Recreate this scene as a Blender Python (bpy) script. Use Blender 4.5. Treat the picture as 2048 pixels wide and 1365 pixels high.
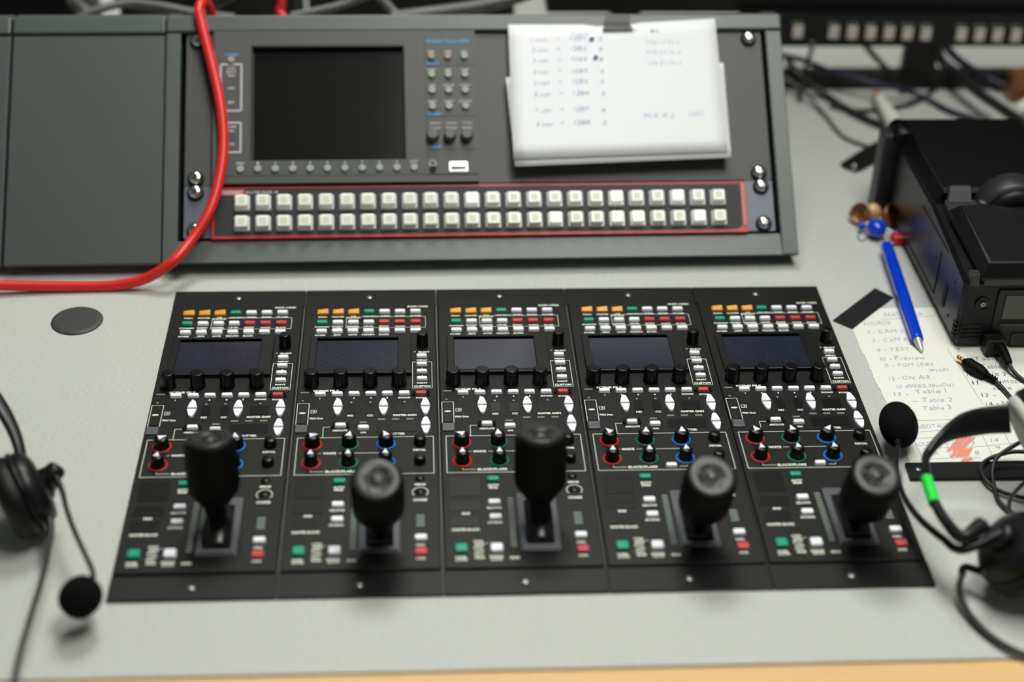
import bpy, bmesh, math, random
from mathutils import Vector, Matrix, Euler
rnd = random.Random(7)
for o in list(bpy.data.objects): bpy.data.objects.remove(o)
SC = bpy.context.scene
COL = SC.collection
PI = math.pi
def R(d): return math.radians(d)

# ------------------------------------------------------------------ camera
CAM_LOC = Vector((0.19190279, -0.73154667, 0.67724445))
CAM_ROT = Euler((R(56.30356), R(-1.32499), R(-3.06418)), 'XYZ')
FPX = 3206.36
cd = bpy.data.cameras.new('camera'); cam = bpy.data.objects.new('camera', cd); COL.objects.link(cam)
cam.location = CAM_LOC; cam.rotation_euler = CAM_ROT
cd.sensor_width = 36; cd.lens = FPX/2048*36; cd.clip_start = .02; cd.clip_end = 30
cd.dof.use_dof = True; cd.dof.focus_distance = 1.165; cd.dof.aperture_fstop = 2.6; cd.dof.aperture_blades = 0
SC.camera = cam
SC.view_settings.view_transform = 'Standard'; SC.view_settings.look = 'None'
SC.view_settings.exposure = 0.0; SC.view_settings.gamma = 1; SC.view_settings.use_curve_mapping = False
# ------------------------------------------------------------------ world + lamps
W = bpy.data.worlds.new('world'); SC.world = W; W.use_nodes = True
W.node_tree.nodes['Background'].inputs[0].default_value = (.94, 1.0, .95, 1)
W.node_tree.nodes['Background'].inputs[1].default_value = 0.16
def area(name, loc, sx, sy, power, col=(.985, 1, .965)):
    l = bpy.data.lights.new(name, 'AREA'); l.shape = 'RECTANGLE'; l.size = sx; l.size_y = sy; l.energy = power; l.color = col
    o = bpy.data.objects.new(name, l); COL.objects.link(o); o.location = loc; return o
LAMPS = (((.26, 1.05, 1.84), .6, .6, 12, 'square ceiling light panel above the back of the desk'),
         ((.64, -.06, 1.84), .6, .95, 12, 'long ceiling light panel above the right of the desk'),
         ((1.05, 2.3, 1.84), .6, 1.1, 3, 'long ceiling light panel far behind the monitor'),
         ((.42, 3.0, 1.84), .36, .45, 1.5, 'small dim ceiling light panel by the back wall'))
for p_, sx_, sy_, w_, l_ in LAMPS: area('ceiling_lamp_light', p_, sx_, sy_, w_)
# ------------------------------------------------------------------ photograph geometry (mm in, metres out)
CM = CAM_ROT.to_matrix()
def ray(px, py): return CM @ Vector(((px-1024)/FPX, -(py-682.5)/FPX, -1))
def at(px, py, z=0):
    "point of the place seen at a pixel, at height z mm above the desk; returns mm"
    d = ray(px, py); t = (z/1000-CAM_LOC.z)/d.z
    return (CAM_LOC+d*t)*1000
def aty(px, py, y):
    d = ray(px, py); t = (y/1000-CAM_LOC.y)/d.y
    return (CAM_LOC+d*t)*1000
YAW = R(.76544); TILT = R(42.062)
RO = Vector((11.61, 402.37, 29.16))
RX = Vector((math.cos(YAW), math.sin(YAW), 0)); RB = Vector((-math.sin(YAW), math.cos(YAW), 0))
RU = RB*math.cos(TILT)+Vector((0, 0, 1))*math.sin(TILT); RN = RX.cross(RU)
RM = Matrix(((RX.x, RU.x, RN.x, RO.x/1000), (RX.y, RU.y, RN.y, RO.y/1000), (RX.z, RU.z, RN.z, RO.z/1000), (0, 0, 0, 1)))
def rk(px, py, h=0):
    "rack-face coordinates (u,v,h) seen at a pixel"
    d = ray(px, py); q0 = RO/1000+RN*(h/1000)
    t = (q0-CAM_LOC).dot(RN)/d.dot(RN); q = (CAM_LOC+d*t)*1000-RO
    return Vector((q.dot(RX), q.dot(RU), h))
def rw(u, v, h): return RO+RX*u+RU*v+RN*h
def rkw(px, py, h): return rw(*rk(px, py, h))

# ------------------------------------------------------------------ materials
def lin(c):
    c = c/255
    return c/12.92 if c <= .04045 else ((c+.055)/1.055)**2.4
def mat(name, rgb, rough=.5, metal=0, var=.0, vscale=60, bump=0, bscale=400, emit=0, spec=.5, coat=0, trans=0):
    m = bpy.data.materials.new(name); m.use_nodes = True
    nt = m.node_tree; b = nt.nodes['Principled BSDF']
    c = (lin(rgb[0]), lin(rgb[1]), lin(rgb[2]), 1)
    b.inputs['Base Color'].default_value = c
    b.inputs['Roughness'].default_value = rough; b.inputs['Metallic'].default_value = metal
    b.inputs['Specular IOR Level'].default_value = spec
    b.inputs['Coat Weight'].default_value = coat
    b.inputs['Transmission Weight'].default_value = trans
    tc = nt.nodes.new('ShaderNodeTexCoord')
    n = nt.nodes.new('ShaderNodeTexNoise'); n.inputs['Scale'].default_value = vscale; n.inputs['Detail'].default_value = 5
    nt.links.new(tc.outputs['Object'], n.inputs['Vector'])
    mx = nt.nodes.new('ShaderNodeMix'); mx.data_type = 'RGBA'
    v = max(var, .02)
    mx.inputs[6].default_value = (c[0]*(1-v), c[1]*(1-v), c[2]*(1-v), 1)
    mx.inputs[7].default_value = (min(1, c[0]*(1+v)), min(1, c[1]*(1+v)), min(1, c[2]*(1+v)), 1)
    nt.links.new(n.outputs['Fac'], mx.inputs[0]); nt.links.new(mx.outputs[2], b.inputs['Base Color'])
    if bump:
        n2 = nt.nodes.new('ShaderNodeTexNoise'); n2.inputs['Scale'].default_value = bscale; n2.inputs['Detail'].default_value = 3
        nt.links.new(tc.outputs['Object'], n2.inputs['Vector'])
        bp = nt.nodes.new('ShaderNodeBump'); bp.inputs['Strength'].default_value = bump; bp.inputs['Distance'].default_value = .0004
        nt.links.new(n2.outputs['Fac'], bp.inputs['Height']); nt.links.new(bp.outputs[0], b.inputs['Normal'])
    if emit:
        b.inputs['Emission Color'].default_value = c; b.inputs['Emission Strength'].default_value = emit
    return m
M = {}
M['desk'] = mat('grey_laminate', (190, 193, 188), .55, var=.06, vscale=3, bump=.15, bscale=700)
def desk_weave(m):
    nt = m.node_tree; b = nt.nodes['Principled BSDF']; src = b.inputs['Base Color'].links[0].from_socket
    tc = nt.nodes.new('ShaderNodeTexCoord'); mp = nt.nodes.new('ShaderNodeMapping'); mp.inputs['Scale'].default_value = (300, 1300, 300)
    n = nt.nodes.new('ShaderNodeTexNoise'); n.inputs['Scale'].default_value = 1; n.inputs['Detail'].default_value = 2
    nt.links.new(tc.outputs['Object'], mp.inputs[0]); nt.links.new(mp.outputs[0], n.inputs['Vector'])
    r = nt.nodes.new('ShaderNodeMapRange'); r.inputs[1].default_value = .3; r.inputs[2].default_value = .7; r.inputs[3].default_value = .88; r.inputs[4].default_value = 1.08
    nt.links.new(n.outputs['Fac'], r.inputs[0])
    mu = nt.nodes.new('ShaderNodeMix'); mu.data_type = 'RGBA'; mu.blend_type = 'MULTIPLY'; mu.inputs[0].default_value = 1
    nt.links.new(src, mu.inputs[6]); nt.links.new(r.outputs[0], mu.inputs[7]); nt.links.new(mu.outputs[2], b.inputs['Base Color'])
desk_weave(M['desk'])
M['wood'] = mat('beech_edge', (226, 186, 128), .5, var=.12, vscale=14)
M['black'] = mat('black_plastic', (18, 19, 18), .42, spec=.35, var=.12, vscale=90, bump=.25, bscale=1500)
M['body'] = mat('panel_black_paint', (17, 18, 15), .46, spec=.3, var=.14, vscale=70, bump=.2, bscale=1800)
M['flange'] = mat('panel_flange_paint', (18, 20, 19), .46, spec=.32, var=.1, vscale=50, bump=.15, bscale=1500)
M['seam'] = mat('seam_black', (8, 8, 8), .7)
M['knob'] = mat('knob_black', (8, 8, 8), .33, spec=.35, var=.1, bump=.1, bscale=900)
M['gloss'] = mat('window_black', (17, 15, 16), .3, var=.3, vscale=120)
M['cap'] = mat('joystick_cap', (36, 37, 37), .38, var=.1, bump=.2, bscale=1200)
M['rubber'] = mat('joystick_black', (4, 4, 4), .6, spec=.14, bump=.2, bscale=1200)
M['plate'] = mat('slot_plate', (92, 95, 99), .3, var=.15, vscale=60)
M['print'] = mat('printed_white', (232, 236, 222), .6)
M['printg'] = mat('printed_grey_green', (140, 160, 142), .6)
M['printd'] = mat('printed_dim', (112, 126, 116), .6)
M['bw'] = mat('button_white', (244, 247, 255), .4, var=.03)
M['bo'] = mat('button_orange', (232, 158, 22), .4)
M['bg'] = mat('button_green', (0, 156, 124), .4)
M['br'] = mat('button_red', (196, 66, 68), .4)
M['rr'] = mat('ring_red', (190, 38, 28), .45)
M['rg'] = mat('ring_green', (0, 112, 84), .45)
M['rb'] = mat('ring_blue', (0, 118, 205), .45)
M['screwz'] = mat('screw_grey', (165, 165, 160), .3, metal=.8)
M['chrome'] = mat('zinc_screw', (225, 228, 225), .18, metal=1)
M['frame'] = mat('green_grey_powder_coat', (80, 88, 84), .34, var=.05, vscale=20, bump=.3, bscale=1600)
M['frame2'] = mat('green_grey_powder_coat_panel', (68, 74, 72), .5, var=.05, vscale=9, bump=.3, bscale=1600)
M['anod'] = mat('dark_grey_anodised', (66, 67, 65), .5, var=.04, vscale=15, bump=.1, bscale=1500)
M['mon'] = mat('monitor_face_grey', (68, 69, 66), .5, var=.03)
M['ear'] = mat('blue_grey_ear', (92, 98, 110), .42, metal=.2)
M['rblack'] = mat('router_face', (44, 45, 46), .5, spec=.3, var=.06)
M['rred'] = mat('router_red', (186, 40, 44), .4)
M['rpink'] = mat('router_tag', (202, 120, 120), .5)
M['lens'] = mat('clear_button_skirt', (226, 228, 222), .25, coat=.4)
M['cream'] = mat('button_cream', (250, 250, 244), .3, coat=.3)
M['cream2'] = mat('button_cream_bright', (250, 252, 242), .3, coat=.3, emit=.18)
M['legend'] = mat('button_legend', (216, 223, 198), .4)
M['legendb'] = mat('button_legend_bright', (240, 246, 226), .4, emit=.15)
M['scr'] = mat('display_glass', (20, 21, 19), .14, var=.1)
M['lcd'] = mat('lcd_glass', (36, 40, 52), .2, var=.35, vscale=45)
def dust(m):
    nt = m.node_tree; b = nt.nodes['Principled BSDF']; src = b.inputs['Base Color'].links[0].from_socket
    tc = nt.nodes.new('ShaderNodeTexCoord'); n = nt.nodes.new('ShaderNodeTexVoronoi'); n.inputs['Scale'].default_value = 420
    nt.links.new(tc.outputs['Object'], n.inputs['Vector'])
    r = nt.nodes.new('ShaderNodeMapRange'); r.inputs[1].default_value = .06; r.inputs[2].default_value = .14; r.inputs[3].default_value = .5; r.inputs[4].default_value = 0
    nt.links.new(n.outputs['Distance'], r.inputs[0])
    mu = nt.nodes.new('ShaderNodeMix'); mu.data_type = 'RGBA'; mu.inputs[7].default_value = (.2, .22, .24, 1)
    nt.links.new(r.outputs[0], mu.inputs[0]); nt.links.new(src, mu.inputs[6]); nt.links.new(mu.outputs[2], b.inputs['Base Color'])
dust(M['lcd'])
M['rbtn'] = mat('round_button', (150, 166, 152), .5)
M['rbtnp'] = mat('round_button_pink', (160, 142, 136), .5)
M['bluep'] = mat('blue_print', (62, 140, 200), .6)
M['pinkp'] = mat('pale_print', (190, 182, 190), .6)
M['monknob'] = mat('small_knob_grey', (88, 93, 94), .5)
M['metal'] = mat('steel', (190, 192, 188), .25, metal=1)
M['paper'] = mat('white_paper', (240, 242, 245), .7, var=.02, vscale=6, bump=.1, bscale=60)
M['paper2'] = mat('cream_paper', (230, 231, 221), .7, var=.02, vscale=8)
M['ink'] = mat('faint_blue_ink', (172, 178, 212), .7)
M['inkd'] = mat('dark_blue_ink', (60, 60, 150), .7)
M['inkn'] = mat('violet_ink', (160, 160, 196), .7)
M['inkb'] = mat('blue_ink', (70, 70, 130), .7)
M['inkr'] = mat('red_marker_ink', (236, 140, 118), .7)
M['tape'] = mat('black_tape', (28, 29, 32), .4, var=.15, vscale=100)
M['tapeg'] = mat('grey_tape', (72, 73, 72), .5, var=.06)
M['red'] = mat('red_cable_jacket', (222, 40, 34), .38, var=.05)
M['cable'] = mat('black_cable_jacket', (26, 27, 28), .42)
M['cablen'] = mat('navy_cable_jacket', (30, 34, 58), .42)
M['cableg'] = mat('grey_cable_jacket', (92, 90, 92), .45)
M['foam'] = mat('black_foam', (16, 16, 18), .95, var=.3, vscale=900, bump=1, bscale=1800, spec=.1)
M['leather'] = mat('black_leatherette', (13, 14, 13), .5, spec=.3, bump=.3, bscale=900)
M['hset'] = mat('headset_plastic', (16, 18, 18), .36, spec=.35, var=.06)
M['hlight'] = mat('grey_white_foam', (196, 198, 188), .8)
M['green'] = mat('bright_green_tape', (22, 228, 70), .5)
M['pen'] = mat('blue_lacquer', (8, 62, 205), .18, coat=.5)
M['silver'] = mat('silver_plastic', (200, 200, 190), .3, metal=.4)
M['woodb'] = mat('bead_wood_light', (205, 165, 115), .35, var=.15, vscale=200, coat=.4)
M['woodd'] = mat('bead_wood_brown', (128, 78, 36), .3, var=.2, vscale=200, coat=.4)
M['redb'] = mat('red_lacquer', (205, 32, 30), .25, coat=.4)
M['white'] = mat('white_plastic', (228, 230, 218), .4)
M['orange'] = mat('orange_plastic', (240, 150, 30), .4)
M['rec'] = mat('recorder_black', (8, 8, 9), .42, spec=.3, var=.1, vscale=60, bump=.35, bscale=1500)
M['recs'] = mat('recorder_side_satin', (14, 15, 19), .3, spec=.3, var=.05)
M['recg'] = mat('recorder_grey', (40, 41, 42), .42, bump=.3, bscale=1500)
M['recl'] = mat('recorder_lcd', (62, 66, 60), .3, var=.2, vscale=200)
M['gold'] = mat('gold_contact', (214, 164, 92), .22, metal=1)
M['bbtn'] = mat('grey_square_key', (212, 202, 194), .5)
M['floor'] = mat('dark_carpet', (60, 60, 62), .9, var=.1, bump=.4)
M['ceil'] = mat('ceiling_tile', (205, 205, 198), .9)
M['wall'] = mat('wall_paint', (120, 122, 112), .85)
M['lamp'] = mat('lamp_diffuser', (255, 252, 244), .5, emit=6)
M['disc'] = mat('rubber_disc', (58, 58, 58), .55, var=.25, vscale=70, bump=.3, bscale=200)

# ------------------------------------------------------------------ mesh builder (millimetres)
class MB:
    def __init__(s): s.bm = bmesh.new()
    def add(s, verts, faces, mt=None, smooth=False):
        vs = [s.bm.verts.new((mt @ Vector(v)) if mt else Vector(v)) for v in verts]
        for f in faces:
            try:
                fc = s.bm.faces.new([vs[i] for i in f]); fc.smooth = smooth
            except ValueError: pass
        return s
    def loft(s, rings, cap0=True, cap1=True, smooth=True, mt=None, closed=True):
        n = len(rings[0]); V = [v for r in rings for v in r]; F = []
        for i in range(len(rings)-1):
            for j in range(n if closed else n-1):
                k = (j+1) % n
                F.append((i*n+j, i*n+k, (i+1)*n+k, (i+1)*n+j))
        vs = [s.bm.verts.new((mt @ Vector(v)) if mt else Vector(v)) for v in V]
        for f in F:
            fc = s.bm.faces.new([vs[i] for i in f]); fc.smooth = smooth
        if cap0: s.bm.faces.new(list(reversed(vs[:n])))
        if cap1: s.bm.faces.new(vs[-n:])
        return s
    def box(s, x0, x1, y0, y1, z0, z1, c=0, mt=None):
        "box with chamfered top and vertical edges"
        if c <= 0:
            return s.loft([[(x0, y0, z0), (x1, y0, z0), (x1, y1, z0), (x0, y1, z0)], [(x0, y0, z1), (x1, y0, z1), (x1, y1, z1), (x0, y1, z1)]], smooth=False, mt=mt)
        return s.rbox(x0, x1, y0, y1, z0, z1, c, c*.7, seg=2, mt=mt)
    def rbox(s, x0, x1, y0, y1, z0, z1, r, c, seg=4, mt=None, taper=0, bottom=False):
        "rounded rectangle block, corner radius r, top edge rounding c"
        def ring(ins, z):
            pts = []
            rr = max(r-ins*.5, .01)
            X0, X1, Y0, Y1 = x0+ins, x1-ins, y0+ins, y1-ins
            for cx, cy, a in ((X1-rr, Y1-rr, 0), (X0+rr, Y1-rr, 90), (X0+rr, Y0+rr, 180), (X1-rr, Y0+rr, 270)):
                for k in range(seg+1):
                    t = R(a+90*k/seg); pts.append((cx+rr*math.cos(t), cy+rr*math.sin(t), z))
            return pts
        rs = []
        if bottom and c:
            rs += [ring(c, z0), ring(c*.3, z0+c*.3), ring(0, z0+c)]
        else: rs.append(ring(0, z0))
        if c > 0: rs += [ring(taper, z1-c), ring(taper+c*.3, z1-c*.3), ring(taper+c, z1)]
        else: rs.append(ring(taper, z1))
        s.loft(rs, mt=mt, smooth=False); return s
    def lathe(s, prof, seg=32, mt=None, cap=True):
        "prof: (radius, z) pairs"
        rs = [[(max(r, .001)*math.cos(2*PI*k/seg), max(r, .001)*math.sin(2*PI*k/seg), z) for k in range(seg)] for r, z in prof]
        return s.loft(rs, cap, cap, mt=mt)
    def cyl(s, x, y, z0, z1, r, c=.3, seg=28, r1=None, mt=None):
        r1 = r if r1 is None else r1
        t = Matrix.Translation((x, y, 0))
        return s.lathe([(r, z0), (r1, z1-c), (r1-c*.3, z1-c*.3), (r1-c, z1)], seg, (mt @ t) if mt else t)
    def prism(s, poly, z0, z1, c=0, mt=None):
        n = len(poly); cx = sum(p[0] for p in poly)/n; cy = sum(p[1] for p in poly)/n
        def ring(k, z): return [(cx+(x-cx)*k, cy+(y-cy)*k, z) for x, y in poly]
        if c:
            ext = max(max(abs(x-cx), abs(y-cy)) for x, y in poly)
            return s.loft([ring(1, z0), ring(1, z1-c), ring(1-c/ext, z1)], smooth=False, mt=mt)
        return s.loft([ring(1, z0), ring(1, z1)], smooth=False, mt=mt)
    def xprism(s, poly, x0, x1, mt=None):
        "profile in (y,z) extruded along x"
        return s.loft([[(x0, y, z) for y, z in poly], [(x1, y, z) for y, z in poly]], smooth=False, mt=mt)
    def tube(s, pts, r, seg=14, steps=8, flat=None, radii=None):
        P = [Vector(p) for p in pts]
        out = []; rad = []
        rr = [Vector((q, q)) if isinstance(q, (int, float)) else Vector(q) for q in (radii or [r]*len(P))]
        for i in range(len(P)-1):
            p0 = P[max(i-1, 0)]; p1 = P[i]; p2 = P[i+1]; p3 = P[min(i+2, len(P)-1)]
            for k in range(steps):
                t = k/steps
                out.append(.5*((2*p1)+(-p0+p2)*t+(2*p0-5*p1+4*p2-p3)*t*t+(-p0+3*p1-3*p2+p3)*t**3)); rad.append(rr[i]*(1-t)+rr[i+1]*t)
        out.append(P[-1]); rad.append(rr[-1])
        tan = [(out[min(i+1, len(out)-1)]-out[max(i-1, 0)]).normalized() for i in range(len(out))]
        nrm = tan[0].orthogonal().normalized()
        if flat: nrm = (Vector(flat)-tan[0]*tan[0].dot(Vector(flat))).normalized()
        rings = []
        for i, p in enumerate(out):
            if flat: nrm = (Vector(flat)-tan[i]*tan[i].dot(Vector(flat))).normalized()
            else: nrm = (nrm-tan[i]*nrm.dot(tan[i])).normalized()
            b = tan[i].cross(nrm)
            q = rad[i]
            qa, qb = q[0], q[1]
            rings.append([p+nrm*qa*math.cos(2*PI*k/seg)+b*qb*math.sin(2*PI*k/seg) for k in range(seg)])
        return s.loft(rings)
    def line(s, x0, y0, x1, y1, w, z, mt=None, h=.12):
        d = Vector((x1-x0, y1-y0)); n = Vector((-d.y, d.x)).normalized()*w/2
        return s.prism([(x0-n.x, y0-n.y), (x1-n.x, y1-n.y), (x1+n.x, y1+n.y), (x0+n.x, y0+n.y)], z, z+h, mt=mt)
    def poly(s, pts, w, z, mt=None, close=False):
        q = list(pts)+([pts[0]] if close else [])
        for a, b in zip(q, q[1:]): s.line(a[0], a[1], b[0], b[1], w, z, mt)
        return s
    def text(s, t, x, y, z, cap, width=None, align='C', rot=0, shear=0, bold=0, mt=None, jitter=0):
        me = text_mesh(t, shear, bold, jitter)
        xs = [v.co.x for v in me.vertices]
        if not xs: return s
        k = cap/.7; lo, hi = min(xs), max(xs); kx = k if width is None else width/(hi-lo)
        off = {'L': lo, 'C': (lo+hi)/2, 'R': hi}[align]
        T = Matrix.Translation((x, y, z)) @ Matrix.Rotation(R(rot), 4, 'Z') @ Matrix.Diagonal((kx, k, 6, 1)) @ Matrix.Translation((-off, -.35, 0))
        if mt: T = mt @ T
        b2 = bmesh.new(); b2.from_mesh(me); b2.transform(T); tmp = bpy.data.meshes.new('t'); b2.to_mesh(tmp); b2.free()
        s.bm.from_mesh(tmp); bpy.data.meshes.remove(tmp)
        return s
    def mesh(s, name, m):
        sc = s.bm.copy(); bmesh.ops.recalc_face_normals(sc, faces=sc.faces)
        bmesh.ops.scale(sc, vec=(.001, .001, .001), verts=sc.verts)
        me = bpy.data.meshes.new(name); sc.to_mesh(me); sc.free(); s.bm.free()
        me.materials.append(m); return me
    def build(s, name, m, parent=None, loc=None):
        me = s.mesh(name, m); return inst(name, me, parent, loc)
def inst(name, me, parent=None, loc=None, rot=None, label=None):
    o = bpy.data.objects.new(name, me); COL.objects.link(o)
    if parent: o.parent = parent
    if loc is not None: o.location = Vector(loc)/1000
    if rot is not None: o.rotation_euler = rot
    if label: o['label'] = label
    return o
_T = {}
def text_mesh(t, shear=0, bold=0, jitter=0):
    key = (t, shear, bold, jitter)
    if key in _T: return _T[key]
    if jitter:
        b = bmesh.new(); x = 0
        for ch in t:
            if ch == ' ': x += .32; continue
            me = text_mesh(ch, shear, bold)
            xs = [v.co.x for v in me.vertices]
            if not xs: continue
            w = max(xs)-min(xs)
            k = 1+rnd.uniform(-jitter, jitter)
            T = Matrix.Translation((x-min(xs), rnd.uniform(-jitter, jitter)*.25, 0)) @ Matrix.Rotation(rnd.uniform(-jitter, jitter)*.6, 4, 'Z') @ Matrix.Diagonal((k, k*rnd.uniform(.9, 1.15), 1, 1))
            b2 = bmesh.new(); b2.from_mesh(me); b2.transform(T); tmp = bpy.data.meshes.new('t'); b2.to_mesh(tmp); b2.free(); b.from_mesh(tmp); bpy.data.meshes.remove(tmp)
            x += w*k+.11
        me = bpy.data.meshes.new('t'); b.to_mesh(me); b.free(); _T[key] = me; return me
    c = bpy.data.curves.new('t', 'FONT'); c.body = t; c.size = 1; c.shear = shear; c.offset = bold; c.extrude = .01; c.resolution_u = 3
    o = bpy.data.objects.new('t', c); COL.objects.link(o)
    dg = bpy.context.evaluated_depsgraph_get(); dg.update()
    me = bpy.data.meshes.new_from_object(o.evaluated_get(dg))
    bpy.data.objects.remove(o); bpy.data.curves.remove(c)
    _T[key] = me; return me
def thing(name, label, cat, loc=(0, 0, 0), rz=0, group=None, matrix=None):
    o = bpy.data.objects.new(name, None); COL.objects.link(o); o.empty_display_size = .01
    if matrix is not None: o.matrix_world = matrix
    else: o.location = Vector(loc)/1000; o.rotation_euler = (0, 0, rz)
    o['label'] = label; o['category'] = cat
    if group: o['group'] = group
    return o
def tag(o, label, cat, group=None):
    o['label'] = label; o['category'] = cat
    if group: o['group'] = group
    return o
def struct(o): o['kind'] = 'structure'; return o

# ================================================================== SETTING
struct(MB().box(-2500, 3500, -2600, 3300, -780, -740).build('floor', M['floor']))
struct(MB().box(-2500, 3500, -2600, 3300, 1880, 1920).build('ceiling', M['ceil']))
struct(MB().box(-2500, 3500, 3260, 3300, -740, 1880).build('wall_back', M['wall']))
for p_, sx, sy, w_, lb in LAMPS:
    sx *= 1000; sy *= 1000
    t = thing('ceiling_light', lb, 'ceiling light', (p_[0]*1000, p_[1]*1000, 1880), group='ceiling light panels')
    MB().box(-sx/2-25, sx/2+25, -sy/2-25, sy/2+25, -14, 0).build('light_frame', M['white'], t)
    MB().box(-sx/2, sx/2, -sy/2, sy/2, -18, -14).build('diffuser', mat('lamp_diffuser', (255, 252, 244), .5, emit=w_/(PI*sx*sy*1e-6)), t)

t = thing('desk', 'wide light grey laminate desk with a beech front edge', 'desk', (300, 400, -740))
MB().box(-1100, 1300, -462, 750, 712, 740).build('worktop', M['desk'], t)
MB().rbox(-1100, 1300, -510, -462, 708, 740, 4, 4).build('edge_strip', M['wood'], t)['label'] = 'beech coloured front edge'
for x in (-1050, 100, 1250): MB().box(x-12, x+12, -420, 700, 0, 712).build('support_panel', M['desk'], t)

# ================================================================== CAMERA CONTROL PANELS
PITCH = 102.4
Z = 4.0
def cached(fn, _c={}):
    def g(*a):
        k = (fn.__name__,)+a
        if k not in _c: _c[k] = fn(*a)
        return _c[k]
    return g
@cached
def cap_mesh(w, d, h, mk):
    return MB().rbox(-w/2, w/2, -d/2, d/2, 0, h, 1.1, .7, seg=3, taper=.2).mesh('button', M[mk])
@cached
def slope_cap(mk):
    b = MB(); w, d = 4.2, 2.1
    b.loft([[(-w, -d, 0), (w, -d, 0), (w, d, 0), (-w, d, 0)], [(-w, -d, 1.6), (w, -d, 1.6), (w, d, 3), (-w, d, 2.2)], [(-w+.7, -d+.6, 2.1), (w-.6, -d+.6, 2.1), (w-.6, d-.4, 3.6), (-w+.8, d-.4, 2.7)]], smooth=False)
    return b.mesh('button', M[mk])
@cached
def arrow_mesh(up):
    s = 1 if up else -1
    pts = [(-3.3, -4.4), (3.3, -4.4), (3.3, -3.4), (2.3, .8), (1.7, 3.0), (1.1, 4.0), (.4, 4.4), (-.4, 4.4), (-1.1, 4.0), (-1.7, 3.0), (-2.3, .8), (-3.3, -3.4)]
    pts = [(x, y*s) for x, y in pts]
    if s < 0: pts = pts[::-1]
    return MB().prism(pts, 0, 1.9, .5).mesh('arrow_button', M['bw'])
@cached
def knob_mesh(r0, r1, h):
    b = MB(); seg = 36
    b.lathe([(r0*1.02, 0), (r0, .6), (r1, h-.9), (r1-.25, h-.3), (r1-.9, h)], seg)
    for k in range(18):
        a = 2*PI*k/18; rm = (r0+r1)/2
        b.box(-.18, .18, -.3, .12, .8, h-1.6, mt=Matrix.Rotation(a, 4, 'Z') @ Matrix.Translation((0, rm-.02, 0)))
    return b.mesh('knob', M['knob'])
@cached
def pointer_knob(r, h):
    b = MB(); b.lathe([(r*1.02, 0), (r, .8), (r*.96, h-1.6), (r*.9, h-.8), (r*.78, h-.25), (r*.4, h)], 32)
    return b.mesh('knob', M['knob'])
@cached
def pointer_mesh(r, h):
    b = MB()
    b.prism([(-r*.44, -r*.28), (r*.44, -r*.28), (0, r*.8)], h-.5, h+.25)
    return b.mesh('pointer', M['bw'])
@cached
def ring_mesh(r, mk):
    return MB().lathe([(r+1.15, 0), (r+1.0, .7), (r+.4, 1.0), (r-.2, .5), (r-.2, 0)], 32, cap=False).mesh('colour_ring', M[mk])
@cached
def flange_mesh():
    return (MB().box(.2, 102.2, 0, 22, 0, 2.2, .4)).mesh('bottom_flange', M['flange'])
@cached
def flange2_mesh(): return MB().box(.2, 102.2, 330.5, 354, 0, 2.2, .4).mesh('top_flange', M['flange'])
@cached
def body_mesh():
    b = MB(); b.rbox(1.2, 101.2, 22, 330.5, 0, Z, 1, .5, seg=2)
    b.line(3, 22.6, 99, 22.6, .3, Z)
    for a in ((27, 180.5, 97, 181, .15), (46.8, 203, 46.8, 181, .15), (69.5, 203, 69.5, 181, .15), (34, 181, 34, 203, .15), (44.5, 160, 44.5, 180, .15)): b.line(*a, Z)
    return b.mesh('faceplate', M['body'])
@cached
def plinth_mesh(): return MB().box(.2, 102.2, 22, 330.5, 0, 1.2).mesh('seam_base', M['seam'])
@cached
def bezel_mesh():
    b = MB()
    def zt(y): return Z+.5+(285-y)/53*2.6
    def ring(x0, x1, y0, y1, dz): return [(x0, y0, zt(y0)+dz), (x1, y0, zt(y0)+dz), (x1, y1, zt(y1)+dz), (x0, y1, zt(y1)+dz)]
    base = [(7, 232, Z), (83, 232, Z), (83, 285.5, Z), (7, 285.5, Z)]
    b.loft([base, ring(7.1, 82.9, 232.1, 285.4, -.4), ring(7.6, 82.4, 232.6, 284.9, 0), ring(12.2, 73.4, 236.0, 282.6, 0), ring(12.8, 72.8, 236.6, 282.0, -.9)], cap0=False, cap1=False, smooth=False)
    return b.mesh('display_bezel', M['black'])
@cached
def lcd_mesh():
    def zt(y): return Z+.5+(285-y)/53*2.6-.8
    b = MB(); b.loft([[(12.5, 236.3, Z), (73, 236.3, Z), (73, 282.3, Z), (12.5, 282.3, Z)], [(12.5, 236.3, zt(236.3)), (73, 236.3, zt(236.3)), (73, 282.3, zt(282.3)), (12.5, 282.3, zt(282.3))]], smooth=False)
    return b.mesh('display_screen', M['lcd'])
@cached
def window_mesh(w, d): return MB().box(-w/2, w/2, -d/2, d/2, 0, .25).mesh('readout_window', M['gloss'])
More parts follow.
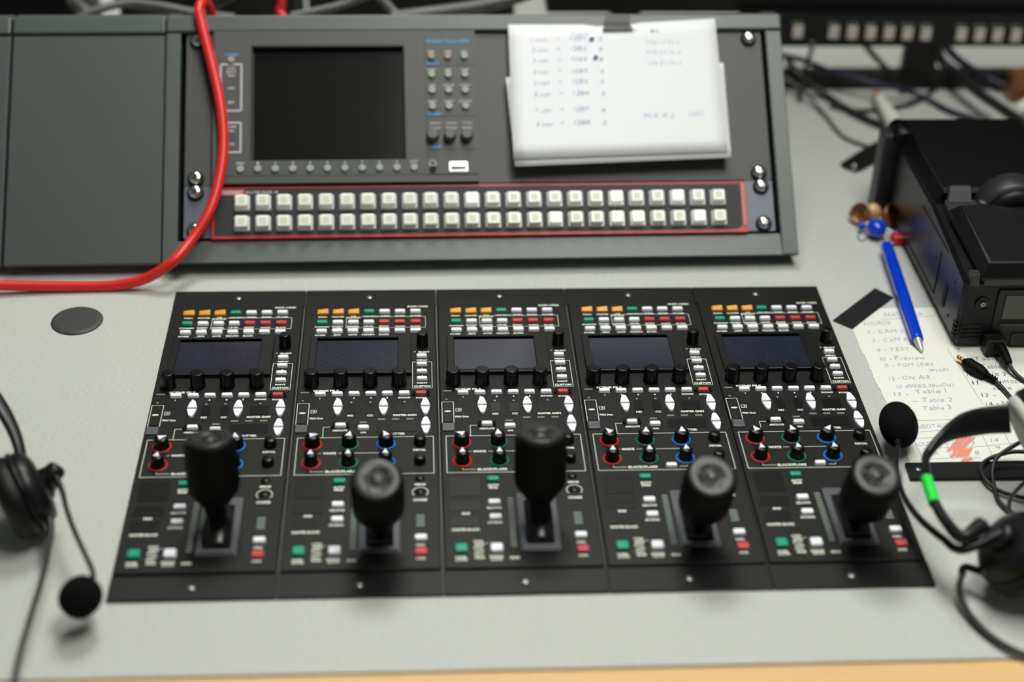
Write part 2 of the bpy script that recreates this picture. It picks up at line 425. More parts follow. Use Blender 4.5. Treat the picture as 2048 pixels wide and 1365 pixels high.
@cached
def lettering_mesh():
    b = MB(); z = Z
    def L(t, x, y, cap=1.5, w=None, al='C', bold=.045): b.text(t, x, y, z+.05, cap*1.12, w, al, bold=bold)
    L('RCP-1500', 88, 326, 1.7, 16)
    for x, y, t, w in ((15, 312.6, 'PARA', 7), (26.8, 312.6, 'MASTER', 9.5), (38.5, 313, 'VTR', 4.5), (38.5, 310.8, 'START/STOP', 10.5), (50.4, 313, 'CAM PW', 9), (62.3, 313.3, 'TEST', 6.5), (74.3, 313.3, 'BARS', 7.4), (86.2, 313.3, 'CLOSE', 8.6),
                       (15, 298.6, 'STANDARD', 11), (26.7, 299.2, 'CHARA', 8.6), (26.7, 296.8, 'CTER', 7), (38.6, 299, '5600K', 9.6), (38.6, 296.7, 'ON/OFF', 9), (50.4, 299, 'LEVEL', 8), (62.2, 299, 'START', 7.5), (62.2, 296.8, 'BREAK', 7.5), (74.3, 298.5, 'WHITE', 7.6), (86.3, 298.5, 'BLACK', 7.6),
                       (14, 287.1, 'KNEE', 7.8), (26.8, 287.6, 'SKIN', 5.2), (26.4, 285.6, 'DETAIL', 8.4), (38.5, 287.4, 'GATE', 6.6), (50.4, 287.6, 'SATURA', 10), (50.4, 285.6, 'TION', 6), (62.3, 287.6, 'BLACK', 7.6), (62.3, 285.6, 'GAMMA', 9)):
        L(t, x, y-.6, 1.35, w)
    L('AUTO SETUP', 59, 312.2, 1.2, 16)
    b.poly([(93.8, 296.2), (93.8, 311.6), (33.2, 311.6), (33.2, 296.2)], .3, z, close=True)
    L('SELECT', 92.2, 262.4, 1.5, 8.6); L('MENU', 90.8, 251.8, 1.5, 7.6); L('2', 90.8, 241.1, 1.2); L('1', 90.8, 231.8, 1.2); L('PAINT', 90.8, 222.4, 1.5, 7.6)
    L('CUSTOM', 90.8, 218.1, 1.9, 12); b.poly([(83.8, 215.9), (98, 215.9), (98, 249.2), (83.8, 249.2)], .35, z, close=True)
    L('SCENE FILE', 21.6, 213.9, 1.8, 18.5)
    for i, x in enumerate((17.6, 29.8, 41.8, 53.8, 65.6)): L(str(i+1), x, 204.5, 1.5)
    L('EXPAND', 77.8, 204.4, 1.5, 8.6); L('STORE', 89.8, 203.9, 1.4, 7.2)
    L('ND', 40, 183.4, 1.7, 4.2); L('CC', 53.8, 183.4, 1.7, 4.2); L('MASTER GAIN', 78.2, 183.3, 1.8, 16.5); L('PRO Duo', 16.2, 180.6, 1.6, 9.5)
    b.poly([(12, 187), (15.4, 187), (15.8, 188), (15.8, 190.4), (12, 190.4)], .35, z, close=True); b.prism([(13, 188.7), (14.8, 187.8), (14.8, 189.6)], z, z+.12)
    L('ABSOLUTE', 33.2, 166.1, 1.5, 10.5); L('ON', 49.4, 163.5, 1.5, 4); L('SHUTTER', 72, 161.6, 1.7, 13)
    b.poly([(2.2, 173.5), (2.2, 198.4), (10.4, 198.4), (10.4, 173.5)], .4, z)
    b.poly([(26.4, 170.1), (21.6, 170.1), (21.6, 158)], .4, z)
    b.poly([(4.4, 117), (98, 117), (98, 158), (4.4, 158)], .4, z, close=True)
    L('WHITE', 27, 140.2, 1.9, 9); b.line(19.5, 140.2, 21.5, 140.2, .35, z); b.line(33, 140.2, 37, 140.2, .35, z); b.line(43.5, 140.2, 63, 140.2, .35, z)
    L('BLACK/FLARE', 35, 120.3, 1.9, 20); b.poly([(15, 122), (15, 120.3), (24, 120.3)], .35, z); b.poly([(60.5, 120.5), (65.5, 120.5), (65.5, 122)], .35, z)
    L('DETAIL', 88.4, 142.8, 1.6, 8.8); L('SENS', 88.6, 105.2, 1.6, 7.5)
    L('AUTO', 34.8, 103.3, 1.7, 7.5); L('IRIS', 34.8, 100.6, 1.7, 6); L('RELATIVE', 34.5, 79.6, 1.5, 9.5); L('EXTEND', 34.6, 64.8, 1.5, 9.5)
    L('IRIS', 15.8, 74.2, 1.7, 5.4); L('MASTER BLACK', 15.4, 58.2, 1.9, 18)
    L('PANEL', 11.6, 31.6, 1.6, 7); L('ACTIVE', 11.6, 29.2, 1.6, 7.4); L('IRIS/MB', 33.8, 31.6, 1.6, 8.4); L('ACTIVE', 33.8, 29.2, 1.6, 7.4); L('IRIS', 45.3, 30.4, 1.8, 6)
    for i, t in enumerate(('CAM', 'SEQ', 'PVW', 'LOCK', 'CALL', 'IRIS')): L(t, 22.8+(i % 2)*.6, 46.5-i*3.1, 1.6, 6)
    b.line(24, 44.5, 29.5, 44.5, .3, z)
    L('CALL', 88.6, 44.3, 1.6, 6); L('LOCK', 88.8, 31.4, 1.6, 6)
    pts = [(88.6+5.2*math.cos(R(a)), 97+5.2*math.sin(R(a))) for a in range(-40, 221, 20)]; b.poly(pts, .5, z)
    L('COARSE', 88.5, 89, 2, 9.2)
    return b.mesh('printed_lettering', M['print'])
@cached
def bar_mesh(w, d): return MB().box(-w/2, w/2, -d/2, d/2, 0, .18).mesh('tally_bar', M['printd'])
@cached
def led_mesh(): return MB().cyl(0, 0, 0, .4, .8, .1, 12).mesh('led', M['printg'])
@cached
def scale_mesh():
    b = MB()
    for k in range(17): b.box(-1.9, 1.9, k*2.95, 1.8+k*2.95, 0, .12)
    return b.mesh('iris_scale', M['printd'])
@cached
def guard_mesh():
    b = MB()
    for s in (-1, 1):
        b.tube([(s*4.4, -1.6, 0), (s*5.6, -1.7, 1.6), (s*6, 0, 2.2), (s*5.6, 1.7, 1.6), (s*4.4, 1.6, 0)], .6, 8, 4)
    return b.mesh('button_guard', M['seam'])
@cached
def slider_mesh(): return MB().rbox(2.8, 9.8, 174, 197.6, Z, Z+.8, .6, .3).mesh('card_slot_cover', M['black'])
@cached
def oval_mesh(): 
    return MB().prism([(2.3*math.cos(2*PI*k/16), .9*math.sin(2*PI*k/16)) for k in range(16)], 0, .3).mesh('slot_marker', M['print'])
@cached
def door_mesh(): return MB().rbox(2.2, 10.4, 163.5, 172, Z, Z+1.2, .5, .3).mesh('card_door', M['plate'])
@cached
def screw_mesh():
    b = MB(); b.lathe([(2.6, 0), (2.5, .9), (1.8, 1.5), (.6, 1.7)], 20)
    b.box(-1.5, 1.5, -.25, .25, 1.55, 1.75); return b.mesh('screw', M['screwz'])
@cached
def stickplate_mesh():
    b = MB()
    b.rbox(49.6, 75.4, 36.8, 94, Z, Z+.7, 1.2, .3)
    # raised bright front lip
    b.rbox(50.4, 74.6, 37.6, 41.4, Z+.7, Z+2.2, .8, .5); b.rbox(71.2, 74.6, 41.4, 72, Z+.7, Z+1.8, .6, .4); b.rbox(50.4, 52.6, 41.4, 72, Z+.7, Z+1.5, .6, .3)
    return b.mesh('joystick_plate', M['plate'])
@cached
def boot_mesh():
    b = MB()
    for k in range(1):
        rs = []
        for i in range(13):
            a = -60+120*i/12; y = 64+24*math.sin(R(a)); zz = Z+.7+7.5*max(0, math.cos(R(a)*1.3))
            rs.append([(54, y, Z+.5), (54, y, zz), (62.5, y, zz+1.2), (71, y, zz), (71, y, Z+.5)])
        b.loft(rs, smooth=True)
    return b.mesh('slot_drum', M['gloss'])
@cached
def stick_meshes():
    sh = MB(); sh.lathe([(6.5, 0), (6, 6), (5, 10), (5.6, 14), (7, 17), (7, 19), (6.4, 21)], 28); shaft = sh.mesh('shaft', M['rubber'])
    h = MB(); h.lathe([(7, 20), (8.4, 21.5), (15.4, 31.5), (16.4, 34), (16.4, 63.5), (16, 65), (14.8, 66.6)], 44)
    for k in range(30):
        a = 2*PI*k/30; h.box(-.25, .25, -.2, .18, 36, 60, mt=Matrix.Rotation(a, 4, 'Z') @ Matrix.Translation((0, 16.35, 0)))
    handle = h.mesh('handle', M['rubber'])
    c = MB(); c.lathe([(14.9, 66.2), (14.5, 67.4), (13, 68), (6, 68.0), (5.6, 67.5), (4.6, 67.4), (4.2, 68.0), (1.5, 68.4)], 44)
    for k in range(5): c.cyl(8*math.cos(2*PI*k/5+PI/2), 8*math.sin(2*PI*k/5+PI/2)-.5, 67.6, 68.7, 1.3, .4, 12)
    capm = c.mesh('handle_cap', M['cap'])
    return shaft, handle, capm
def ctrl_panel(i, tilt, lean, label, ang):
    t = thing('camera_control_panel', label, 'camera control panel', (i*PITCH, 0, 0), group='row of five camera control panels')
    inst('seam_base', plinth_mesh(), t); inst('bottom_flange', flange_mesh(), t); inst('top_flange', flange2_mesh(), t)
    inst('faceplate', body_mesh(), t); inst('display_bezel', bezel_mesh(), t); inst('display_screen', lcd_mesh(), t)
    inst('screw', screw_mesh(), t, (50.6, 9, 2.2)); inst('screw', screw_mesh(), t, (50.2, 341.5, 2.2))
    xs = (14.9, 26.8, 38.6, 50.4, 62.3, 74.2, 86.2)
    names = {'bw': 'white', 'bo': 'orange', 'bg': 'green', 'br': 'red'}
    def B(x, y, mk, w=8.4, d=4.2, h=2.2): inst('button', cap_mesh(w, d, h, mk), t, (x, y, Z), label=None if mk == 'bw' else names[mk]+' button cap')
    for k, x in enumerate(xs):
        if k < 3: inst('button', slope_cap('bo'), t, (x, 316.8, Z), label='orange sloping button cap')
        else: B(x, 318, ('bg', 'bw', 'bw', 'bw')[k-3])
        B(x, 303.2, ('bg', 'bw', 'bw', 'bw', 'br', 'br', 'br')[k]); B(x, 291, 'bw')
    for y in (256.4, 245.6, 236.3, 227): B(90.6, y, 'bw', 8, 3.8)
    for x in (17.6, 29.8, 41.8, 53.8, 65.6, 77.7): B(x, 209, 'bw', 8.2, 3.9)
    B(89.8, 208.8, 'br', 8, 3.8); inst('button_guard', guard_mesh(), t, (89.8, 208.8, Z))
    B(33.4, 171.1, 'bw', 7.8, 4); inst('button_guard', guard_mesh(), t, (33.4, 171.1, Z)); B(49.4, 168.3, 'bw', 8, 4.2)
    B(54.6, 121, 'bw', 7.6, 4); B(35, 108.8, 'bg', 8.2, 4.4); B(34.8, 84.6, 'bw', 8.2, 4.8); B(34.9, 69.6, 'bw', 8.2, 4.8)
    B(11.9, 38.8, 'bg', 8, 7.6, 2.6); B(34.3, 38.8, 'bw', 8, 7.4, 2.6); B(88.8, 50.4, 'bw', 8, 5.2); B(88.9, 36.6, 'br', 8, 6, 2.4)
    for x, y in ((30.8, 198.2), (63.1, 197.9), (92.8, 197.7), (92.9, 175.1)):
        inst('arrow_button', arrow_mesh(True), t, (x, y-.2, Z)); inst('arrow_button', arrow_mesh(False), t, (x, y-10.6, Z))
    for x, y, w, d in ((40.5, 191.4, 6.4, 11), (53.7, 191.3, 6.2, 10.8), (78.1, 190.9, 13.6, 10.4), (72.2, 169.4, 27.4, 10.4), (16, 102.5, 20, 21), (15.2, 81.8, 19.8, 10), (14.4, 66.4, 18, 9.4)):
        inst('readout_window', window_mesh(w, d), t, (x, y, Z))
    for x in (10.9, 31.9, 53, 74): inst('knob', knob_mesh(5.5, 4.9, 12.2), t, (x, 222, Z))
    inst('knob', knob_mesh(4.5, 3.9, 11.2), t, (91.2, 272, Z))
    for x, a1, a2, mk in ((15, ang[0], ang[3], 'rr'), (40.2, ang[1], ang[4], 'rg'), (65.4, ang[2], ang[5], 'rb')):
        for y, r, h, a in ((150, 5.3, 8.6, a1), (129.6, 4.6, 9, a2)):
            k = inst('knob', pointer_knob(r, h), t, (x, y, Z)); inst('pointer', pointer_mesh(r, h), k, (0, 0, 0), (0, 0, R(a)))
            inst('colour_ring', ring_mesh(r+(.3 if r > 5 else 1), mk), k, label={'rr': 'red', 'rg': 'green', 'rb': 'blue'}[mk]+' ring round the knob')
    for x, y, r, h in ((88.7, 151, 4.3, 5.6), (88.6, 130, 4.1, 5), (88.4, 111.3, 3.2, 1.8), (88.6, 97.2, 3.2, 1.2)):
        k = inst('small_knob', pointer_knob(r, h), t, (x, y, Z))
    inst('printed_lettering', lettering_mesh(), t); inst('iris_scale', scale_mesh(), t, (45.5, 41, Z))
    for x, y, w_, d_ in ((61.9, 178.7, 5.2, 1.8), (71.8, 178.7, 5.2, 1.8), (82, 178.7, 5.2, 1.8), (49.2, 175.3, 5.2, 1.8), (6.5, 211.9, 6, 1.5), (88.6, 63.3, 5.2, 2.2), (88.6, 66.4, 5.2, 2.2), (88.6, 69.5, 5.2, 2.2), (88.6, 72.6, 5.2, 2.2)): inst('tally_bar', bar_mesh(w_, d_), t, (x, y, Z))
    for x, y in ((40.2, 199), (53.6, 199), (78.1, 199), (5.6, 201.4), (85.5, 262.5)): inst('led', led_mesh(), t, (x, y, Z))
    inst('card_slot_cover', slider_mesh(), t); inst('slot_marker', oval_mesh(), t, (6.2, 185.8, Z+.8)); inst('card_door', door_mesh(), t)
    inst('joystick_plate', stickplate_mesh(), t); inst('slot_drum', boot_mesh(), t)
    sh, hd, cp = stick_meshes()
    s = inst('joystick', sh, t, (62.5, 57, Z), (R(-tilt), R(lean), 0))
    inst('handle', hd, s); inst('handle_cap', cp, s)
PANELS = ((14, -2, 'leftmost of the five black camera control panels, joystick pushed upright away', (-70, 8, 10, -5, 0, 0)),
          (-21, 0, 'second black camera control panel from the left, joystick pulled forward', (-80, -12, 25, 0, 0, 0)),
          (14, 0, 'middle black camera control panel, grey lit screen and upright joystick', (70, 4, 0, 0, 0, 0)),
          (-22, 0, 'second black camera control panel from the right, joystick pulled forward', (40, -4, 0, -3, 0, 0)),
          (-23, 0, 'rightmost of the five black camera control panels, beside the taped notes', (24, 10, -38, 4, 3, 3)))
for i, (a, l, lb, ang) in enumerate(PANELS): ctrl_panel(i, a, l, lb, ang)

# ================================================================== SLOPED CONSOLE HOUSINGS
ct, st = math.cos(TILT), math.sin(TILT)
def F(v, h): return (v*ct-h*st, RO.z+v*st+h*ct)
def housing_profile(v0, v1, h):
    a = F(v0, h); b = F(v1, h); return [(a[0]+19.5, .3), (a[0], a[1]), (b[0], b[1]), (b[0]+12, b[1]), (b[0]+14, b[1]-3), (b[0]+14, .3)]
HM = Matrix(((RX.x, RB.x, 0, RO.x/1000), (RX.y, RB.y, 0, RO.y/1000), (0, 0, 1, 0), (0, 0, 0, 1)))
TM = Matrix.Translation((0, 0, RO.z)) @ Matrix.Rotation(TILT, 4, 'X')   # tilted face frame inside the housing (mm)
def blank_housing(u0, u1, label):
    t = thing('console_housing', label, 'console housing', matrix=HM, group='blank grey console housings')
    MB().xprism(housing_profile(-27, 186.5, -3), u0+.6, u1-.6).build('shell', M['frame2'], t)
    MB().rbox(u0+.8, u1-.8, -27.4, 170.6, -3, 1.2, .8, .8, seg=2, mt=TM).build('blanking_panel', M['frame2'], t)
    MB().rbox(u0+.6, u1-.6, 172, 187.4, -3, 3, 1.5, 1.5, seg=3, mt=TM).build('top_rail', M['frame'], t)
blank_housing(-150.5, -25.6, 'blank grey sloped console housing left of the button rack')
blank_housing(-420, -151.3, 'blank grey sloped console housing cut off by the left picture edge')
t = thing('rack_housing', 'grey sloped desktop rack frame holding the monitor and the cream button strip', 'rack housing', matrix=HM)
for xa_, xb_ in ((-25, -13.5), (477.5, 490.5)): MB().xprism(housing_profile(-27, 186.5, -2), xa_, xb_).build('side_cheek', M['frame2'], t)
MB().rbox(-25, -13.2, -27.5, 171.6, -2, 3.2, 1, .9, seg=2, mt=TM).build('side_trim', M['frame'], t)
MB().rbox(477.2, 490.8, -27.5, 171.6, -2, 3.2, 1, .9, seg=2, mt=TM).build('side_trim', M['frame'], t)
MB().rbox(-25.2, 491.6, 172.2, 187.5, -3, 4.2, 1.8, 1.8, seg=3, mt=TM).build('top_rail', M['frame'], t)
# bottom rail: folded so that it leans back a little less than the face
bb = MB(); y0, z0 = F(-27.5, 3.2); y1, z1 = F(-8.8, .2)
bb.xprism([(y0, z0), (y1, z1), (y1+1, z1-6), (y0+22, .3), (y0+1.6, z0-2.2)], -13.2, 477.2); bb.build('bottom_rail', M['frame'], t)
a = F(-8, -60); b = F(186, -3)
MB().box(-13.5, 477.5, 8, 186, -34, -30, mt=TM).build('inner_back', M['seam'], t)
MB().xprism([(b[0], b[1]-2), (b[0]+12, b[1]-2), (b[0]+14, b[1]-5), (b[0]+14, .3), (b[0]+11, .3), (b[0]+10, b[1]-8), (b[0], b[1]-8)], -13.5, 477.5).build('rear_cover', M['frame2'], t)

def big_screw(parent, u, v, h, rot):
    s = MB(); s.lathe([(6.6, 0), (6.8, 1.4), (6, 2.3), (5.4, 2.3)], 28); w = s.build('cup_washer', M['seam'], parent, (u, v, h))
    s = MB(); s.lathe([(5.6, 2), (5.5, 3.4), (4.7, 4.8), (3.3, 5.6), (1.6, 5.9)], 28); sc = s.build('screw', M['chrome'], parent, (u, v, h))
    c = MB()
    for k in range(2): c.box(-2.5, 2.5, -.5, .5, 5.45, 6.05, mt=Matrix.Rotation(rot+k*PI/2, 4, 'Z'))
    c.build('cross_slot', M['seam'], sc)
# ---- 3U monitor panel
t = thing('monitor_panel', 'dark grey rack monitor with black square screen and round keys', 'rack monitor', matrix=RM)
MB().rbox(-8.8, 473.9, 38.3, 171.4, -3, 0, .6, .3, seg=2).build('rack_plate', M['anod'], t)
b = MB()
for x0, x1, y0, y1 in ((14.6, 45, 37.6, 171.2), (171.5, 188.2, 37.6, 171.2), (45, 171.5, 37.6, 57), (45, 171.5, 158.5, 171.2)): b.box(x0, x1, y0, y1, 0, 7.5)
b.box(188.2, 230, 37.6, 171.2, 0, 7.0); b.build('monitor_face', M['mon'], t)
b = MB(); b.box(188.0, 188.5, 57, 166, 7, 7.7)
for y in (139.5, 94.5, 65.5): b.box(188.4, 229.6, y-.25, y+.25, 7, 7.2)
b.box(15, 229.8, 43.6, 44, 7, 7.65); b.build('groove', M['black'], t)
MB().box(45, 171.5, 57, 158.5, .2, 1.6).build('screen', M['scr'], t)
b = MB(); b.box(45, 171.5, 156.8, 158.5, 1.6, 7.4); b.box(45, 46.4, 57, 158.5, 1.6, 7.0); b.box(170.4, 171.5, 57, 158.5, 1.6, 7); b.build('screen_surround', M['black'], t)
rb = MB().cyl(0, 0, 7, 9.6, 3.1, .8, 24).mesh('round_key', M['rbtn']); rbp = MB().cyl(0, 0, 7, 9.6, 3.1, .8, 24).mesh('round_key', M['rbtnp'])
for k in range(11): inst('round_key', rb, t, (37+k*14.05, 49.5, 0))
for r_, v in enumerate((147.5, 131, 117, 102.8)):
    for c_, u in enumerate((193.6, 207.3, 221)): inst('round_key', rbp if (r_ == 0 and c_ < 2) else rb, t, (u, v, 0))
inst('round_key', rbp, t, (29, 145, 0))
for u in (193.2, 207.2, 221.2):
    MB().lathe([(5.2, 0), (5, 1), (4.6, 7), (3.8, 8)], 28).build('small_knob', M['monknob'], t, (u, 76.5, 7))
MB().lathe([(3, 0), (2.8, .8), (1.9, .9), (1.6, .2)], 24).build('headphone_socket', M['seam'], t, (192.6, 48, 7))
MB().rbox(206, 221.5, 45.6, 54.4, 7, 7.9, 1, .3).build('usb_socket', M['metal'], t)
MB().box(207.5, 220, 47.6, 50.2, 7.9, 8.1).box(208.5, 219, 46.4, 46.9, 7.9, 8.05).build('socket_slot', M['black'], t)
b = MB(); z = 7.6
b.poly([(20.5, 100.5), (37.3, 100.5), (37.3, 141.4), (20.5, 141.4)], 1.5, z, close=True); b.poly([(20.8, 64.4), (37, 64.4), (37, 90), (20.8, 90)], 1.5, z, close=True)
for y, t_, w in ((138, 'SYNC', 7), (134.8, 'INPUT', 8), (131.6, 'SDI', 5.5), (120.4, 'HD', 5.5), (108, 'SD', 5.5), (86.6, 'ALARM', 9), (83, 'VID', 6), (71.6, 'AUD', 6)): b.text(t_, 29.1, y, z, 2, w, bold=.03)
for k in range(11): b.text('MENU' if k == 0 else 'EXIT' if k == 10 else str(k), 37+k*14.05, 54.9, z, 2, 6.4 if k in (0, 10) else 1.6, bold=.03)
for v, ws in ((152.2, ('PWR', 'MEM', 'SET')), (135.8, ('DISP', 'REF', 'CURS')), (121.8, ('WFM', 'VECTOR', 'AUDIO')), (107.6, ('INPT', 'GAMUT', 'STATUS'))):
    for k, w_ in enumerate(ws): b.text(w_, 193.6+13.7*k, v, z-.4, 1.9, 1.6*len(w_)+.6, bold=.03)
for k, (p_, q_) in enumerate((('BRIGHT', 'CONTR'), ('CHROMA', 'PHASE'), ('VOL', 'PEAK'))):
    b.text(p_, 196+13*k, 88.4, z-.4, 1.8, 8.6, bold=.03); b.text(q_, 196+13*k, 84.2, z-.4, 1.8, 8.4, bold=.03)
b.build('printed_lettering', M['pinkp'], t)
b = MB(); b.text('Monitor Scope 2000', 207.5, 161.6, 7.1, 3, 36, bold=.05); b.text('Input', 194.4, 141.8, 7.1, 2.6, 10, bold=.05); b.text('Display', 195.4, 97, 7.1, 2.6, 11.5, bold=.05); b.text('Adjust', 195, 68, 7.1, 2.6, 9.4, bold=.05); b.text('POWER', 29.4, 150, 7.6, 2.4, 11.5, bold=.04)
b.build('blue_lettering', M['bluep'], t)
MB().poly([(192.6+2.6*math.cos(R(a)), 53.4+2.6*math.sin(R(a))) for a in range(0, 360, 30)], .7, 7.1, close=True).build('headphone_symbol', M['pinkp'], t)
for u, v in ((0, 44.45), (465.1, 44.45), (0, 165.1), (465.1, 165.1)): big_screw(t, u+(.8 if u < 9 else -2), v, 0, .3+u)
# ---- 1U cream button strip
t = thing('button_router_panel', 'long black button strip with red border and two rows of cream keys', 'button panel', matrix=RM)
for xa_, xb_ in ((-8.8, 13.6), (450.6, 473.9)): MB().rbox(xa_, xb_, -6.2, 37.9, -3, 0, .5, .3, seg=2).build('mounting_ear', M['ear'], t)
MB().rbox(13.6, 450.6, -8.2, 36.2, -3, 3.6, .6, .5, seg=2).build('red_border', M['rred'], t)
b = MB(); b.prism([(16.4, -5.4), (438, -5.4), (443, -4.2), (446.6, -1), (447.4, 4), (447.4, 34.2), (16.4, 34.2)], 3.5, 3.9); b.build('faceplate', M['rblack'], t)
MB().box(446.2, 449.4, -2, 35, 3.8, 4.4).build('end_strip', M['rpink'], t)
b = MB(); b.prism([(16, 28.9), (39, 28.9), (40, 33.6), (16, 33.6)], 3.9, 4.05); b.build('name_tag', M['rpink'], t)
b = MB(); b.text('MATRIX', 30, 31.2, 4.1, 2.2, 15, bold=.05); b.text('ROUTER PANEL 48', 54, 31.2, 4.0, 2.2, 26, bold=.02); b.build('printed_lettering', M['pinkp'], t)
sk = MB().rbox(-6.4, 6.4, -6.6, 6.2, 0, 2.6, 1, .4, taper=.3).mesh('key_skirt', M['lens'])
def keycap(mk): return MB().rbox(-5.4, 5.4, -5.0, 5.6, 2.4, 7.4, 1.2, .8, seg=3, taper=.5).mesh('key', M[mk])
kc, kb = keycap('cream'), keycap('cream2')
lg = MB().rbox(-2.8, 2.8, -2.6, 3.2, 7.38, 7.5, .8, 0).mesh('key_legend', M['legend']); lgb = MB().rbox(-3, 3, -2.6, 3.2, 7.38, 7.5, .8, 0).mesh('key_legend', M['legendb'])
for r_, v in ((0, 21.8), (1, 4.2)):
    for k in range(24):
        lit = (r_, k) in ((0, 11), (1, 18), (1, 19), (0, 21), (1, 22), (0, 18), (1, 15))
        o = inst('key', kb if lit else kc, t, (38.3+k*16.87, v, 3.9), label='brightly lit cream key' if lit else None)
        inst('key_skirt', sk, o); inst('key_legend', lgb if lit else lg, o)
for u in (0, 465.1):
    for v in (0, 31.75): big_screw(t, u+(0.6 if u < 9 else -1), v+(.6 if v > 9 else 0), 0, 1+u+v)

# ================================================================== PAPERS ON THE RACK
def sheet(corners, name, m, label, cat, h0, h1, bulge=0, nx=14, ny=10, edge=None):
    "corner pixels TL TR BR BL; top at height h0 and bottom h1 over the rack face"
    def P(s_, t_):
        px = (corners[0][0]*(1-s_)+corners[1][0]*s_)*(1-t_)+(corners[3][0]*(1-s_)+corners[2][0]*s_)*t_
        py = (corners[0][1]*(1-s_)+corners[1][1]*s_)*(1-t_)+(corners[3][1]*(1-s_)+corners[2][1]*s_)*t_
        if edge: py += edge(s_)*(1-t_)
        h = h0*(1-t_)+h1*t_+bulge*math.sin(PI*t_)
        return rkw(px, py, h)
    b = MB(); g = [[P(i/nx, j/ny) for i in range(nx+1)] for j in range(ny+1)]
    V = [v for r in g for v in r]; n0 = len(V); V += [v-RN*.35 for v in V]; Fc = []
    w = nx+1
    for j in range(ny):
        for i in range(nx):
            a = j*w+i; Fc.append((a, a+1, a+w+1, a+w)); Fc.append((n0+a, n0+a+w, n0+a+w+1, n0+a+1))
    for i in range(nx): Fc += [(i, n0+i, n0+i+1, i+1), (ny*w+i, ny*w+i+1, n0+ny*w+i+1, n0+ny*w+i)]
    for j in range(ny): Fc += [(j*w, (j+1)*w, n0+(j+1)*w, n0+j*w), (j*w+nx, n0+j*w+nx, n0+(j+1)*w+nx, (j+1)*w+nx)]
    b.add(V, Fc, smooth=True); o = b.build(name, m); tag(o, label, cat); return P
sheet([(1012, 155), (1447, 125), (1463, 315), (1030, 333)], 'paper_sheet', M['paper'], 'lower white paper sheet showing past the sides of the handwritten list on the rack', 'paper', 8.2, 14.6)
SP = sheet([(1016, 49), (1430, 37), (1456, 303), (1027, 318)], 'handwritten_list', M['paper'], 'white handwritten list taped over the top edge of the grey rack', 'paper', 7, 16.2, 0, edge=lambda s_: 5*math.sin(PI*s_)*(1-.2*s_)+(4 if .42 < s_ < .62 else 0))
lst = [o for o in COL.objects if o.name.startswith('handwritten_list')][0]
b = MB(); bd = MB()
def on_sheet(px, py):
    t_ = (py-45)/265; h = 7*(1-t_)+16.2*t_+.25
    return rk(px, py, h)
def note(bm, px, py, s, cap, w=None):
    u, v, h = on_sheet(px, py)
    M4 = Matrix.Translation(RO) @ Matrix(((RX.x, RU.x, RN.x, 0), (RX.y, RU.y, RN.y, 0), (RX.z, RU.z, RN.z, 0), (0, 0, 0, 1)))
    k = R(2.0)
    bm.text(s, u, v, h, cap, w, 'L', rot=0, shear=.2, bold=-.005, mt=M4, jitter=.12)
for k, (py, tx) in enumerate(((77, '1281'), (98, '1282'), (119, '1283'), (142, '1284'), (164, '1285'), (187, '1286'), (219, '1287'), (246, '1288'))):
    note(b, 1062+k*1.6, py+2, '%d cam' % (k+1), 3.4, 13); note(b, 1112+k*1.4, py, '=', 2.4, 3); note(b, 1140+k*1.2, py-1, tx, 3.6, 13); note(b, 1196+k*1.2, py, str((k*3) % 7+2), 3.4, 3.4)
note(b, 1143, 68, 'Table', 3, 14)
for k, py in enumerate((85, 105, 127)): note(b, 1292+k*2, py, 'VTR %d = TV %d' % (k+1, k+3), 3.6, 28)
note(b, 1288, 232, 'MIX = 2', 4.4, 25); note(b, 1378, 228, '(105)', 5, 12)
b.build('handwriting', M['ink'], lst)
for px, py in ((1178, 79), (1186, 116)): note(bd, px, py, '8', 4.2, 4.4); note(bd, px+1, py+1, '8', 3.6, 3.6)
note(bd, 1266, 60, '4', 2.6, 3); note(bd, 1301, 62, 'BUS', 2.8, 7)
bd.build('dark_handwriting', M['inkd'], lst)['label'] = 'darker blue ink'
# tape strip over the rail edge
p0, p1 = rk(1211, 32, 4.6), rk(1256, 60, 8)
b = MB(); q = [rkw(1209, 27, 4.6), rkw(1264, 26, 4.6), rkw(1262, 44, 5.4), rkw(1267, 60, 9.2), rkw(1206, 61, 9.2), rkw(1208, 45, 5.4)]
rows = [(rkw(1211, 31, -8), rkw(1262, 30, -8)), (rkw(1211, 31, 5.0), rkw(1261, 30, 5.0)), (rkw(1209, 44, 5.6), rkw(1258, 44, 5.6)), (rkw(1207, 52, 8.4), rkw(1262, 52, 8.4)), (rkw(1205, 61, 9.4), rkw(1267, 60, 9.4))]
V = []; Fc = []
for a_, c_ in rows: V += [a_, c_, a_-RN*.3+RU*-.1, c_-RN*.3+RU*-.1]
for j in range(len(rows)-1):
    k = j*4; Fc += [(k, k+1, k+5, k+4), (k+2, k+6, k+7, k+3), (k, k+4, k+6, k+2), (k+1, k+3, k+7, k+5)]
b.add(V, Fc); tag(b.build('tape_strip', M['tapeg']), 'short dark grey tape strip holding the white papers to the rack rail', 'tape')

